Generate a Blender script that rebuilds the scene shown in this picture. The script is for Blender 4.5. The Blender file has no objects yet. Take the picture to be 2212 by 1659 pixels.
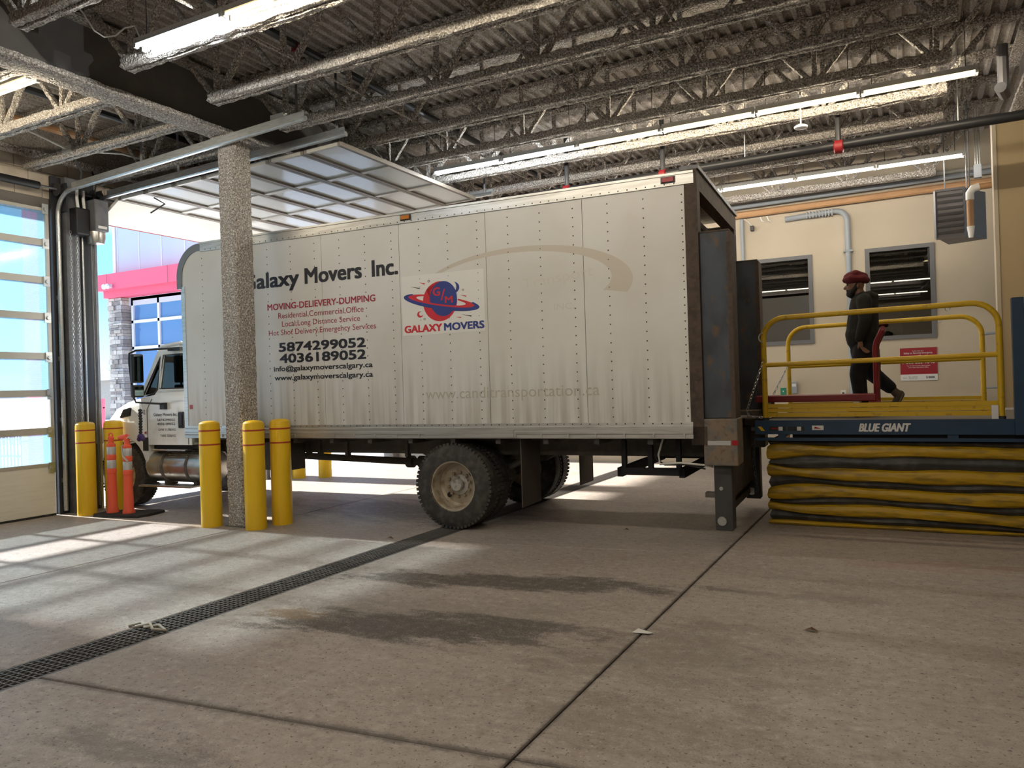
import bpy, math, random
from mathutils import Vector, Matrix
random.seed(7)
S = bpy.context.scene
COL = S.collection
PI = math.pi
R = math.radians

# ---------------------------------------------------------------- camera
W0, H0, FPX = 2212, 1659, 1640.0
yaw, pit, rol = R(27.6), R(.2), R(-1.75)
fw = Vector((-math.sin(yaw)*math.cos(pit), math.cos(yaw)*math.cos(pit), math.sin(pit)))
r0 = Vector((math.cos(yaw), math.sin(yaw), 0)); u0 = r0.cross(fw)
rt = r0*math.cos(rol) + u0*math.sin(rol); up = u0*math.cos(rol) - r0*math.sin(rol)
cam = bpy.data.objects.new('camera', bpy.data.cameras.new('camera'))
COL.objects.link(cam)
cam.data.sensor_width = 36; cam.data.lens = 36*FPX/W0; cam.data.clip_end = 500; cam.data.clip_start = .05
m = Matrix((rt, up, -fw)).transposed().to_4x4(); m.translation = (0, 0, 1.68)
cam.matrix_world = m
S.camera = cam
# ---------------------------------------------------------------- sky, sun, exposure
SKY_STRENGTH, SUN_STRENGTH, LAMP = .85, 9.5, .92
S.view_settings.view_transform = 'Standard'; S.view_settings.look = 'None'
S.view_settings.gamma = 1; S.view_settings.use_curve_mapping = False
S.view_settings.exposure = 1.1
w = bpy.data.worlds.new('sky'); S.world = w; w.use_nodes = True
nt = w.node_tree; nt.nodes.clear()
o_ = nt.nodes.new('ShaderNodeOutputWorld'); b_ = nt.nodes.new('ShaderNodeBackground')
tc = nt.nodes.new('ShaderNodeTexCoord'); sx = nt.nodes.new('ShaderNodeSeparateXYZ')
rp = nt.nodes.new('ShaderNodeValToRGB'); ns = nt.nodes.new('ShaderNodeTexNoise')
mpp = nt.nodes.new('ShaderNodeMapping'); mpp.inputs['Scale'].default_value = (1, 1, 6)
cr = nt.nodes.new('ShaderNodeValToRGB'); mx = nt.nodes.new('ShaderNodeMixRGB')
e = rp.color_ramp.elements
e[0].position = 0; e[0].color = (.66, .80, .88, 1); e[1].position = 1; e[1].color = (.10, .32, .80, 1)
k = e.new(.12); k.color = (.27, .62, .92, 1); k = e.new(.35); k.color = (.19, .50, .92, 1)
cr.color_ramp.elements[0].position = .54; cr.color_ramp.elements[1].position = .80
ns.inputs['Scale'].default_value = 2.2; ns.inputs['Detail'].default_value = 5
mx.inputs[2].default_value = (1, 1, 1, 1)
L = nt.links.new
L(tc.outputs['Generated'], sx.inputs[0]); L(sx.outputs['Z'], rp.inputs[0])
L(tc.outputs['Generated'], mpp.inputs[0]); L(mpp.outputs[0], ns.inputs['Vector']); L(ns.outputs[0], cr.inputs[0])
L(cr.outputs[0], mx.inputs[0]); L(rp.outputs[0], mx.inputs[1]); L(mx.outputs[0], b_.inputs[0])
b_.inputs[1].default_value = SKY_STRENGTH; L(b_.outputs[0], o_.inputs[0])
sun = bpy.data.objects.new('sun', bpy.data.lights.new('sun', 'SUN')); COL.objects.link(sun)
sun.data.energy = SUN_STRENGTH; sun.data.angle = R(2.2); sun.data.color = (1, .95, .86)
sd = Vector((math.cos(R(31.5)), .012, -math.sin(R(31.5))))
sun.rotation_euler = sd.to_track_quat('-Z', 'Y').to_euler(); sun.location = (-30, 8, 14)

# ---------------------------------------------------------------- materials
MATS = {}
def mat(name, col, rough=.6, metal=0., layers=(), bump=(), spec=.5, emit=None, coat=0):
    """layers: (scale, colour, lo, hi, (sx,sy,sz), amount); bump: (scale, strength, (sx,sy,sz), distance)"""
    mt = bpy.data.materials.new(name); mt.use_nodes = True
    n = mt.node_tree; p = n.nodes['Principled BSDF']; lk = n.links.new
    p.inputs['Base Color'].default_value = (*col, 1); p.inputs['Roughness'].default_value = rough
    p.inputs['Metallic'].default_value = metal; p.inputs['Specular IOR Level'].default_value = spec
    p.inputs['Coat Weight'].default_value = coat
    t = n.nodes.new('ShaderNodeTexCoord')
    def noise(sc, st, det=3):
        mp = n.nodes.new('ShaderNodeMapping'); mp.inputs['Scale'].default_value = st
        x = n.nodes.new('ShaderNodeTexNoise'); x.inputs['Scale'].default_value = sc; x.inputs['Detail'].default_value = det
        lk(t.outputs['Object'], mp.inputs[0]); lk(mp.outputs[0], x.inputs['Vector']); return x.outputs[0]
    cur = None
    for sc, c2, lo, hi, st, am in layers:
        x = noise(sc, st); mr = n.nodes.new('ShaderNodeMapRange')
        mr.inputs['From Min'].default_value = lo; mr.inputs['From Max'].default_value = hi
        mr.inputs['To Max'].default_value = am; mr.clamp = True
        lk(x, mr.inputs['Value']); mi = n.nodes.new('ShaderNodeMixRGB')
        lk(mr.outputs[0], mi.inputs[0]); mi.inputs[1].default_value = (*col, 1); mi.inputs[2].default_value = (*c2, 1)
        if cur: lk(cur, mi.inputs[1])
        cur = mi.outputs[0]
    if cur: lk(cur, p.inputs['Base Color'])
    prev = None
    for sc, stg, st, dist in bump:
        x = noise(sc, st, 1); bp = n.nodes.new('ShaderNodeBump'); bp.inputs['Strength'].default_value = stg
        bp.inputs['Distance'].default_value = dist; lk(x, bp.inputs['Height'])
        if prev: lk(prev, bp.inputs['Normal'])
        prev = bp.outputs[0]
    if prev: lk(prev, p.inputs['Normal'])
    if emit:
        p.inputs['Emission Color'].default_value = (*emit[0], 1); p.inputs['Emission Strength'].default_value = emit[1]
    MATS[name] = mt
    return mt
U = (1, 1, 1)
mat('fireproof', (.40, .365, .33), .95, layers=[(48, (.78, .73, .67), .50, .62, U, .9), (60, (.12, .105, .09), .53, .63, U, .85)], bump=[(45, 1, U, .03)], spec=.1)
mat('fireproof_deck', (.42, .385, .35), .95, layers=[(36, (.62, .57, .52), .5, .64, U, .8), (50, (.2, .18, .16), .52, .64, U, .7), (5, (.28, .25, .22), .45, .7, U, .6)], bump=[(40, .8, U, .015)], spec=.1)
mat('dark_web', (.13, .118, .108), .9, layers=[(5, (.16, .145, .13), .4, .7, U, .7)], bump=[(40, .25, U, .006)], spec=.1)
mat('wall_paint', (.51, .44, .335), .6, layers=[(1.2, (.47, .405, .305), .45, .65, U, .6)], bump=[(60, .06, U, .004)])
mat('wall_tan', (.47, .36, .205), .6, layers=[(1.2, (.43, .33, .185), .45, .65, U, .6)])
mat('block', (.50, .43, .34), .85, layers=[(8, (.42, .36, .29), .45, .65, U, .7)], bump=[(60, .3, U, .004)])
mat('mortar', (.17, .155, .14), .95)
mat('header_dark', (.11, .105, .10), .8)
mat('steel_grey', (.17, .175, .185), .55, .2, layers=[(6, (.12, .12, .13), .45, .65, U, .7)])
mat('steel_dark', (.035, .037, .042), .55, .2)
mat('galv', (.58, .60, .60), .32, .85, layers=[(9, (.42, .44, .45), .45, .65, (1, 8, 8), .8)])
mat('alu', (.62, .62, .60), .38, .75, layers=[(7, (.48, .47, .45), .45, .62, (.3, 1, 4), .8)])
mat('door_rail', (.50, .48, .43), .45, .35)
mat('door_rail_dark', (.22, .19, .155), .5, .3)
mat('door_panel', (.80, .78, .70), .5, layers=[(3, (.72, .69, .60), .45, .65, (1, 1, 9), .5)])
mat('rubber', (.02, .02, .02), .8, layers=[(12, (.035, .034, .033), .45, .65, U, 1)])
mat('rubber_red', (.35, .07, .08), .7)
mat('black', (.012, .012, .013), .45)
mat('black_soft', (.02, .02, .022), .8)
mat('yellow', (.83, .52, .015), .38, layers=[(4, (.72, .42, .01), .48, .7, (1, 1, .4), .55)])
mat('rail_yellow', (.62, .395, .014), .4, layers=[(14, (.35, .22, .03), .6, .72, U, .8), (3, (.62, .38, .01), .45, .65, U, .6)])
mat('red_stripe', (.42, .05, .015), .5)
mat('orange', (.85, .115, .05), .55)
mat('reflective', (.55, .55, .55), .3, .3)
mat('paint_white', (.74, .74, .72), .28, coat=.3, layers=[(5, (.58, .56, .52), .55, .75, U, .6)])
mat('chrome', (.55, .54, .52), .28, 1, layers=[(6, (.36, .34, .31), .48, .68, U, .7)])
mat('rust', (.085, .06, .047), .8, .1, layers=[(9, (.05, .038, .03), .45, .65, U, .9), (25, (.13, .08, .05), .55, .7, U, .6)], bump=[(40, .3, U, .004)])
mat('gate_blue', (.060, .072, .092), .6, .2, layers=[(4, (.04, .043, .052), .45, .62, (1, 1, .6), .9), (10, (.13, .08, .045), .58, .72, (1, 1, .5), .8)], bump=[(20, .15, U, .004)])
mat('gate_tan', (.22, .165, .115), .75, .1, layers=[(7, (.15, .145, .14), .47, .6, U, .9), (18, (.14, .08, .045), .55, .7, U, .8)])
mat('gate_leg', (.06, .058, .06), .6, .2, layers=[(5, (.04, .036, .034), .45, .62, U, .8)])
mat('frame_dark', (.10, .09, .082), .75, .1, layers=[(6, (.16, .135, .115), .48, .68, U, .8)])
mat('wood_box', (.36, .25, .12), .7, layers=[(5, (.28, .19, .09), .45, .62, (1, 8, 8), .8)])
mat('decal_black', (.02, .02, .028), .5)
mat('decal_red', (.36, .035, .06), .5)
mat('decal_white', (.76, .75, .72), .4)
mat('logo_red', (.60, .03, .045), .45)
mat('logo_blue', (.035, .055, .24), .45)
mat('ghost', (.61, .59, .525), .5)
mat('ghost_arc', (.57, .52, .445), .5)
mat('ghost_low', (.47, .44, .375), .5)
mat('amber', (.5, .16, .01), .3)
mat('lamp_red', (.35, .01, .02), .25)
mat('tyre', (.04, .038, .036), .8, layers=[(10, (.10, .09, .078), .45, .7, U, .8)])
mat('rim', (.46, .40, .31), .55, .2, layers=[(9, (.26, .19, .12), .48, .68, U, .9)])
mat('hub', (.52, .50, .46), .45, .5, layers=[(20, (.2, .14, .09), .5, .68, U, .8)])
mat('lift_blue', (.014, .046, .10), .42, layers=[(4, (.010, .034, .078), .45, .65, U, .7)])
mat('lift_deck', (.16, .14, .12), .7)
mat('bellow_yellow', (.50, .30, .008), .45, layers=[(9, (.24, .15, .02), .48, .66, (.5, 1, 3), .85)], bump=[(14, .5, (.6, 1, 1.5), .02)])
mat('bellow_black', (.035, .034, .034), .5, layers=[(8, (.075, .07, .065), .45, .65, U, .8)], bump=[(12, .5, (.6, 1, 1.5), .02)])
mat('cart_red', (.19, .007, .013), .4)
mat('hoodie', (.015, .0145, .012), .95, bump=[(25, .4, U, .01)])
mat('trousers', (.006, .006, .007), .9)
mat('turban', (.10, .005, .010), .85, bump=[(12, .6, (1, 1, 4), .012)])
mat('skin', (.22, .11, .065), .55)
mat('hair', (.008, .006, .005), .8)
mat('shoe', (.075, .05, .035), .75)
mat('sole', (.14, .12, .08), .8)
mat('frame_grey', (.13, .13, .135), .5)
mat('sign_red', (.29, .008, .02), .45)
mat('sign_white', (.72, .72, .72), .45)
mat('pipe_grey', (.30, .33, .36), .45)
mat('pipe_tan', (.52, .30, .15), .55, layers=[(5, (.43, .24, .12), .45, .65, U, .6)])
mat('pvc', (.78, .77, .74), .4)
mat('pipe_black', (.02, .02, .022), .4)
mat('valve_red', (.24, .01, .014), .5)
mat('grate', (.19, .18, .17), .55, .5, layers=[(14, (.10, .08, .065), .45, .65, U, .8)])
mat('heater_grey', (.20, .195, .21), .45, .2)
mat('lamp_body', (.42, .42, .41), .5)
mat('box_green', (.02, .22, .12), .5)
mat('cable', (.65, .64, .60), .5)
mat('snow', (.70, .72, .76), .8, layers=[(.5, (.38, .37, .37), .5, .62, U, .8), (4, (.86, .87, .9), .45, .65, U, .7)])
mat('facade', (.46, .50, .55), .6)
mat('band_red', (.66, .085, .15), .5)
mat('trim_light', (.66, .66, .66), .5)
mat('glass_blue', (.07, .17, .36), .06, spec=1)
mat('far_fence', (.13, .15, .18), .8, layers=[(3, (.17, .19, .22), .45, .6, (1, 8, .1), .8)])
mat('bark', (.10, .075, .06), .9)
mat('purple', (.05, .02, .12), .6)
mat('interior', (.045, .04, .036), .8)
mat('seat_dark', (.06, .062, .066), .8)
mat('leaf', (.13, .07, .045), .8)
mat('paper', (.72, .71, .68), .7)
mat('rope', (.45, .42, .36), .9)
mat('office', (.30, .29, .27), .7)
STONES = [mat('stone_%d' % i, c, .9, layers=[(12, tuple(v*.7 for v in c), .45, .65, U, .7)], bump=[(25, .5, U, .01)]) for i, c in
          enumerate([(.40, .35, .30), (.30, .27, .245), (.50, .45, .39), (.24, .21, .19), (.36, .33, .31)])]

def emis(name, col, st):
    mt = bpy.data.materials.new(name); mt.use_nodes = True; n = mt.node_tree; n.nodes.clear()
    o = n.nodes.new('ShaderNodeOutputMaterial'); e = n.nodes.new('ShaderNodeEmission')
    e.inputs[0].default_value = (*col, 1); e.inputs[1].default_value = st; n.links.new(e.outputs[0], o.inputs[0]); MATS[name] = mt
emis('tube_cool', (.86, .95, 1), 2.2); emis('tube_warm', (1, .80, .40), 1.7); emis('tube_white', (1, .90, .68), 5)
LCOL = {'tube_cool': (.86, .94, 1), 'tube_warm': (1, .87, .66), 'tube_white': (1, .93, .82)}

def glassy(name, tint, transp, gloss, rough=.03, diff=None, ribs=None):
    """see-through sheet: transparent part, glossy reflection (fresnel) and a diffusing part"""
    mt = bpy.data.materials.new(name); mt.use_nodes = True; n = mt.node_tree; n.nodes.clear(); lk = n.links.new
    o = n.nodes.new('ShaderNodeOutputMaterial'); tr = n.nodes.new('ShaderNodeBsdfTransparent'); tr.inputs[0].default_value = (*tint, 1)
    base = tr.outputs[0]
    if diff:
        d = n.nodes.new('ShaderNodeBsdfTranslucent'); d.inputs[0].default_value = (*diff, 1)
        m1 = n.nodes.new('ShaderNodeMixShader'); m1.inputs[0].default_value = 1-transp
        if ribs:
            t = n.nodes.new('ShaderNodeTexCoord'); wv = n.nodes.new('ShaderNodeTexWave'); wv.bands_direction = 'Z'
            wv.inputs['Scale'].default_value = ribs; mr = n.nodes.new('ShaderNodeMapRange')
            mr.inputs['To Min'].default_value = max(0, 1-transp-.14); mr.inputs['To Max'].default_value = min(1, 1-transp+.14)
            lk(t.outputs['Object'], wv.inputs[0]); lk(wv.outputs[1], mr.inputs['Value']); lk(mr.outputs[0], m1.inputs[0])
        lk(base, m1.inputs[1]); lk(d.outputs[0], m1.inputs[2]); base = m1.outputs[0]
    g = n.nodes.new('ShaderNodeBsdfGlossy'); g.inputs['Roughness'].default_value = rough
    lw = n.nodes.new('ShaderNodeFresnel'); lw.inputs[0].default_value = gloss
    m2 = n.nodes.new('ShaderNodeMixShader'); lk(lw.outputs[0], m2.inputs[0]); lk(base, m2.inputs[1]); lk(g.outputs[0], m2.inputs[2])
    lk(m2.outputs[0], o.inputs[0]); MATS[name] = mt
glassy('polycarb', (.86, .95, 1), .50, 1.35, .08, (.16, .27, .34), 36)
glassy('polycarb_clear', (.93, .96, 1), .86, 1.4, .03, (.85, .9, .95), None)

glassy('cab_glass', (.80, .93, .90), 1, 1.7)
glassy('office_glass', (.42, .40, .36), 1, 2.4, 0)
mat('door_glass', (.66, .67, .65), .14, spec=.8)
mirror_ = mat('mirror', (.30, .42, .42), .05, 1)

# floor concrete: slabs share world coordinates
def floor_mat():
    mt = mat('concrete', (.40, .355, .315), .62, bump=[(55, .12, U, .006), (9, .10, U, .01)], spec=.35)
    n = mt.node_tree; lk = n.links.new; p = n.nodes['Principled BSDF']
    t = n.nodes.new('ShaderNodeTexCoord')
    def noise(sc, st=(1, 1, 1), det=6, rgh=.6):
        mp = n.nodes.new('ShaderNodeMapping'); mp.inputs['Scale'].default_value = st
        x = n.nodes.new('ShaderNodeTexNoise'); x.inputs['Scale'].default_value = sc; x.inputs['Detail'].default_value = det
        x.inputs['Roughness'].default_value = rgh
        lk(t.outputs['Object'], mp.inputs[0]); lk(mp.outputs[0], x.inputs['Vector']); return x.outputs[0]
    def M(op, a, b=0., c=None):
        x = n.nodes.new('ShaderNodeMath'); x.operation = op
        for i, v in enumerate((a, b) if c is None else (a, b, c)):
            if isinstance(v, (int, float)): x.inputs[i].default_value = v
            else: lk(v, x.inputs[i])
        return x.outputs[0]
    def ramp(x, lo, hi, am=1):
        mr = n.nodes.new('ShaderNodeMapRange'); mr.inputs['From Min'].default_value = lo; mr.inputs['From Max'].default_value = hi
        mr.inputs['To Max'].default_value = am; lk(x, mr.inputs['Value']); return mr.outputs[0]
    def mix(f, a, c):
        x = n.nodes.new('ShaderNodeMixRGB'); lk(f, x.inputs[0]); x.inputs[2].default_value = (*c, 1)
        if isinstance(a, tuple): x.inputs[1].default_value = (*a, 1)
        else: lk(a, x.inputs[1])
        return x.outputs[0]
    se = n.nodes.new('ShaderNodeSeparateXYZ'); lk(t.outputs['Object'], se.inputs[0]); X, Y = se.outputs[0], se.outputs[1]
    big = noise(.55); mid = noise(2.6, (1, 1.6, 1)); fine = noise(14, (1, 1, 1), 5, .7); spat = noise(38, U, 2)
    c = mix(ramp(big, .42, .62, .7), (.40, .352, .315), (.33, .283, .252))
    c = mix(ramp(mid, .5, .68, .5), c, (.33, .25, .215))
    grit = noise(85, U, 3, .75); patch = noise(1.1, (1, 1.8, 1), 5)
    c = mix(ramp(fine, .53, .68, .6), c, (.22, .19, .165))
    c = mix(ramp(fine, .46, .32, .55), c, (.56, .515, .465))
    c = mix(ramp(noise(7, (1, 2.2, 1), 5, .7), .54, .70, .5), c, (.23, .195, .17))
    c = mix(M('MULTIPLY', ramp(grit, .55, .66, .75), ramp(patch, .40, .62)), c, (.13, .11, .095))
    c = mix(ramp(spat, .635, .665, .85), c, (.10, .088, .078))
    c = mix(M('MULTIPLY', ramp(noise(52, U, 2), .66, .69, .9), ramp(patch, .6, .4)), c, (.66, .62, .57))
    def ell(cx, cy, rx, ry, sk=0.):
        dx = M('DIVIDE', M('SUBTRACT', X, cx), rx)
        dy = M('DIVIDE', M('SUBTRACT', M('SUBTRACT', Y, cy), M('MULTIPLY', M('SUBTRACT', X, cx), sk)), ry)
        return M('SUBTRACT', 1, M('SQRT', M('ADD', M('MULTIPLY', dx, dx), M('MULTIPLY', dy, dy))))
    wob = M('ADD', M('MULTIPLY', M('SUBTRACT', noise(1.8, (1, 2.6, 1), 6, .65), .5), 2.6), M('MULTIPLY', M('SUBTRACT', noise(16, U, 4, .8), .5), .9))
    def stain(cur, cx, cy, rx, ry, sk, col, lo, hi, am):
        return mix(M('MULTIPLY', ramp(M('ADD', ell(cx, cy, rx, ry, sk), M('ADD', wob, M('MULTIPLY', M('SUBTRACT', grit, .5), 1.1))), lo, hi, am), ramp(M('ADD', grit, M('MULTIPLY', fine, .6)), .48, .82)), cur, col)
    # dirty wheel tracks between drain and joint, dry mud fringe, dark patch under the truck
    c = stain(c, -3.2, 4.6, 1.8, .75, .12, (.24, .205, .175), .1, .55, .6)
    c = stain(c, -3.1, 5.75, 1.7, .30, .20, (.095, .08, .068), .05, .40, .95)
    c = stain(c, -3.15, 4.45, 1.45, .36, .18, (.09, .076, .066), .05, .40, .95)
    c = stain(c, -4.2, 4.35, .55, .22, .1, (.22, .14, .07), .35, .6, .7)
    c = stain(c, -1.3, 4.6, 1.3, 1.1, .2, (.19, .16, .135), .30, .8, .55)
    c = stain(c, -1.2, 3.6, 1.6, .55, .1, (.20, .165, .14), .35, .8, .5)
    c = stain(c, -.8, 6.2, 1.0, .25, .1, (.18, .15, .125), .35, .7, .5)
    c = stain(c, -6.3, 4.6, 1.3, .7, .1, (.22, .195, .165), .4, .8, .6)
    c = stain(c, -3.4, 2.35, .9, .3, .1, (.15, .128, .11), .35, .75, .6)
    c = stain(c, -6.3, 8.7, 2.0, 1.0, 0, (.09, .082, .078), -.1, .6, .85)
    c = stain(c, .2, 7.6, 2.2, .6, .12, (.36, .21, .17), .45, .9, .45)
    c = stain(c, .9, 3.2, 1.2, .9, .1, (.37, .22, .18), .5, .9, .4)
    c = stain(c, -1.2, 2.4, 1.2, .5, .1, (.36, .23, .19), .5, .9, .4)
    def seam(cur, d, w, col):          # crumbled dirt along a joint
        return mix(ramp(M('ADD', d, M('MULTIPLY', M('SUBTRACT', M('ADD', noise(9, U, 4, .7), M('MULTIPLY', grit, .8)), .9), w*2.2)), w, w*.25, .85), cur, col)
    d1_ = M('ABSOLUTE', M('SUBTRACT', Y, M('ADD', M('MULTIPLY', M('ADD', X, 1.65), .091), 3.02)))
    c = seam(c, d1_, .05, (.13, .11, .095))
    d2_ = M('ABSOLUTE', M('ADD', X, 1.637)); c = seam(c, d2_, .028, (.12, .10, .088))
    lk(c, p.inputs['Base Color'])
    ro = M('ADD', M('MULTIPLY', big, .35), .36); lk(ro, p.inputs['Roughness'])
floor_mat()

def truck_side_mat():
    mt = mat('truck_side', (.60, .585, .545), .38, bump=[(1.5, .10, (1, 1, 1), .05)])
    n = mt.node_tree; lk = n.links.new; p = n.nodes['Principled BSDF']
    t = n.nodes.new('ShaderNodeTexCoord'); se = n.nodes.new('ShaderNodeSeparateXYZ'); lk(t.outputs['Object'], se.inputs[0])
    def noise(sc, st):
        mp = n.nodes.new('ShaderNodeMapping'); mp.inputs['Scale'].default_value = st
        x = n.nodes.new('ShaderNodeTexNoise'); x.inputs['Scale'].default_value = sc; x.inputs['Detail'].default_value = 6
        lk(t.outputs['Object'], mp.inputs[0]); lk(mp.outputs[0], x.inputs['Vector']); return x.outputs[0]
    def ramp(x, lo, hi, am=1):
        mr = n.nodes.new('ShaderNodeMapRange'); mr.inputs['From Min'].default_value = lo; mr.inputs['From Max'].default_value = hi
        mr.inputs['To Max'].default_value = am; lk(x, mr.inputs['Value']); return mr.outputs[0]
    g = ramp(se.outputs[2], 2.15, 1.2, 1)
    st = ramp(noise(11, (1, 1, .06)), .40, .78, 1)
    mu = n.nodes.new('ShaderNodeMath'); mu.operation = 'MULTIPLY'; lk(g, mu.inputs[0]); lk(st, mu.inputs[1])
    a = n.nodes.new('ShaderNodeMixRGB'); a.inputs[1].default_value = (.70, .69, .665, 1); a.inputs[2].default_value = (.62, .60, .555, 1)
    lk(ramp(noise(.9, U), .42, .62, .8), a.inputs[0])
    b = n.nodes.new('ShaderNodeMixRGB'); lk(mu.outputs[0], b.inputs[0]); lk(a.outputs[0], b.inputs[1]); b.inputs[2].default_value = (.32, .285, .235, 1)
    lk(b.outputs[0], p.inputs['Base Color'])
truck_side_mat()

# ---------------------------------------------------------------- mesh helpers
class MB:
    def __init__(s): s.v = []; s.f = []
    def add(s, vs, fs):
        n = len(s.v); s.v += [tuple(p) for p in vs]; s.f += [tuple(i+n for i in q) for q in fs]; return s
    def box(s, x0, x1, y0, y1, z0, z1):
        return s.add([(x0,y0,z0),(x1,y0,z0),(x1,y1,z0),(x0,y1,z0),(x0,y0,z1),(x1,y0,z1),(x1,y1,z1),(x0,y1,z1)],
                     [(0,3,2,1),(4,5,6,7),(0,1,5,4),(1,2,6,5),(2,3,7,6),(3,0,4,7)])
    def bar(s, p, q, w, h, upv=(0,0,1)):
        p, q = Vector(p), Vector(q); d = (q-p).normalized(); a = d.cross(Vector(upv))
        a = a.normalized() if a.length > 1e-4 else d.orthogonal().normalized(); b = a.cross(d)
        vs = [c+a*(w/2*i)+b*(h/2*j) for c in (p, q) for i, j in ((-1,-1),(1,-1),(1,1),(-1,1))]
        return s.add(vs, [(0,1,2,3),(7,6,5,4),(0,4,5,1),(1,5,6,2),(2,6,7,3),(3,7,4,0)])
    def tube(s, pts, r, n=8, caps=True, closed=False):
        pts = [Vector(p) for p in pts]; N = len(pts); rs = r if isinstance(r, (list, tuple)) else [r]*N
        tan = []
        for i in range(N):
            a = pts[(i-1) % N] if (i or closed) else pts[0]; b = pts[(i+1) % N] if (i < N-1 or closed) else pts[-1]
            tan.append((b-a).normalized())
        nr = tan[0].orthogonal().normalized(); base = len(s.v)
        for i in range(N):
            nr = (nr-tan[i]*nr.dot(tan[i])).normalized(); bi = tan[i].cross(nr)
            for k in range(n):
                a = 2*PI*k/n; s.v.append(tuple(pts[i]+(nr*math.cos(a)+bi*math.sin(a))*rs[i]))
        for i in range(N if closed else N-1):
            j = (i+1) % N
            for k in range(n):
                l = (k+1) % n; s.f.append((base+i*n+k, base+i*n+l, base+j*n+l, base+j*n+k))
        if caps and not closed:
            s.f.append(tuple(base+k for k in reversed(range(n)))); s.f.append(tuple(base+(N-1)*n+k for k in range(n)))
        return s
    def prism(s, poly, a, b, axis='y'):
        """poly in the plane normal to axis: y -> (x,z), z -> (x,y), x -> (y,z)"""
        def P(p, t): return {'y': (p[0], t, p[1]), 'z': (p[0], p[1], t), 'x': (t, p[0], p[1])}[axis]
        n = len(poly)
        return s.add([P(p, a) for p in poly]+[P(p, b) for p in poly],
                     [tuple(range(n)), tuple(reversed(range(n, 2*n)))]+[(i, i+n, (i+1) % n+n, (i+1) % n) for i in range(n)])
    def lathe(s, prof, c=(0,0,0), axis='z', n=24, close=False):
        """prof: (radius, height) along axis"""
        base = len(s.v); c = Vector(c)
        for r, h in prof:
            for k in range(n):
                a = 2*PI*k/n; x, y = r*math.cos(a), r*math.sin(a)
                s.v.append(tuple(c+Vector({'z': (x,y,h), 'y': (x,h,y), 'x': (h,x,y)}[axis])))
        m = len(prof)
        for i in range(m if close else m-1):
            j = (i+1) % m
            for k in range(n):
                l = (k+1) % n; s.f.append((base+i*n+k, base+i*n+l, base+j*n+l, base+j*n+k))
        if not close:
            s.f.append(tuple(base+k for k in reversed(range(n)))); s.f.append(tuple(base+(m-1)*n+k for k in range(n)))
        return s
    def ell(s, c, r, n=14, m=8):
        prof = [(max(.002, math.sin(PI*i/m)), -math.cos(PI*i/m)) for i in range(m+1)]
        b = len(s.v); s.lathe(prof, n=n)
        for i in range(b, len(s.v)):
            x, y, z = s.v[i]; s.v[i] = (c[0]+x*r[0], c[1]+y*r[1], c[2]+z*r[2])
        return s
    def lumpy(s, p, q, w, h, step=.1, jit=.008, rnd=None, nside=8, chamfer=.25):
        """box-like bar with rounded, uneven surface (sprayed coating)"""
        rnd = rnd or random; p, q = Vector(p), Vector(q); d = (q-p).normalized()
        a = d.cross(Vector((0,0,1))); a = a.normalized() if a.length > 1e-3 else Vector((1,0,0)); b = a.cross(d)
        n = max(2, int((q-p).length/step)); base = len(s.v); cw, ch = w/2, h/2; k = chamfer
        ring = [(-cw,-ch*(1-k)),(-cw*(1-k),-ch),(0,-ch),(cw*(1-k),-ch),(cw,-ch*(1-k)),(cw,0),(cw,ch*(1-k)),(cw*(1-k),ch),(0,ch),(-cw*(1-k),ch),(-cw,ch*(1-k)),(-cw,0)]
        M_ = len(ring)
        for i in range(n+1):
            c = p+(q-p)*(i/n)
            for x, y in ring:
                g = 1+rnd.uniform(-1, 1)*jit/max(cw, .02); s.v.append(tuple(c+a*(x*g)+b*(y+rnd.uniform(-jit, jit))+d*rnd.uniform(-jit, jit)))
        for i in range(n):
            for kk in range(M_):
                l = (kk+1) % M_; s.f.append((base+i*M_+kk, base+i*M_+l, base+(i+1)*M_+l, base+(i+1)*M_+kk))
        s.f.append(tuple(base+kk for kk in reversed(range(M_)))); s.f.append(tuple(base+n*M_+kk for kk in range(M_)))
        return s
    def mesh(s, name, material, smooth=.6):
        me = bpy.data.meshes.new(name); me.from_pydata(s.v, [], s.f); me.validate()
        import bmesh
        bm = bmesh.new(); bm.from_mesh(me); bmesh.ops.recalc_face_normals(bm, faces=bm.faces); bm.to_mesh(me); bm.free()
        me.materials.append(MATS[material] if isinstance(material, str) else material)
        if smooth:
            me.polygons.foreach_set('use_smooth', [True]*len(me.polygons)); me.set_sharp_from_angle(angle=smooth)
        return me
    def build(s, name, material, parent=None, smooth=.6, loc=None):
        return link(name, s.mesh(name, material, smooth), parent, loc)
def link(name, me, parent=None, loc=None, rz=0):
    o = bpy.data.objects.new(name, me); COL.objects.link(o)
    if parent: o.parent = parent
    if loc is not None: o.location = loc
    if rz: o.rotation_euler[2] = rz
    return o
def tag(o, label=None, cat=None, group=None, kind=None):
    for k_, v_ in (('label', label), ('category', cat), ('group', group), ('kind', kind)):
        if v_: o[k_] = v_
    return o
def thing(name, label, cat, loc=(0,0,0), group=None, rz=0):
    o = bpy.data.objects.new(name, None); COL.objects.link(o); o.location = loc; o.rotation_euler[2] = rz; o.empty_display_size = .1
    return tag(o, label, cat, group)
def struct(name, loc=(0,0,0)):
    o = bpy.data.objects.new(name, None); COL.objects.link(o); o.location = loc; o.empty_display_size = .1; o['kind'] = 'structure'; return o
def bxo(name, material, parent, *b, smooth=0, loc=None, bevel=0):
    o = MB().box(*b).build(name, material, parent, smooth, loc)
    if bevel:
        md = o.modifiers.new('bevel', 'BEVEL'); md.width = bevel; md.segments = 2
    return o
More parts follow.
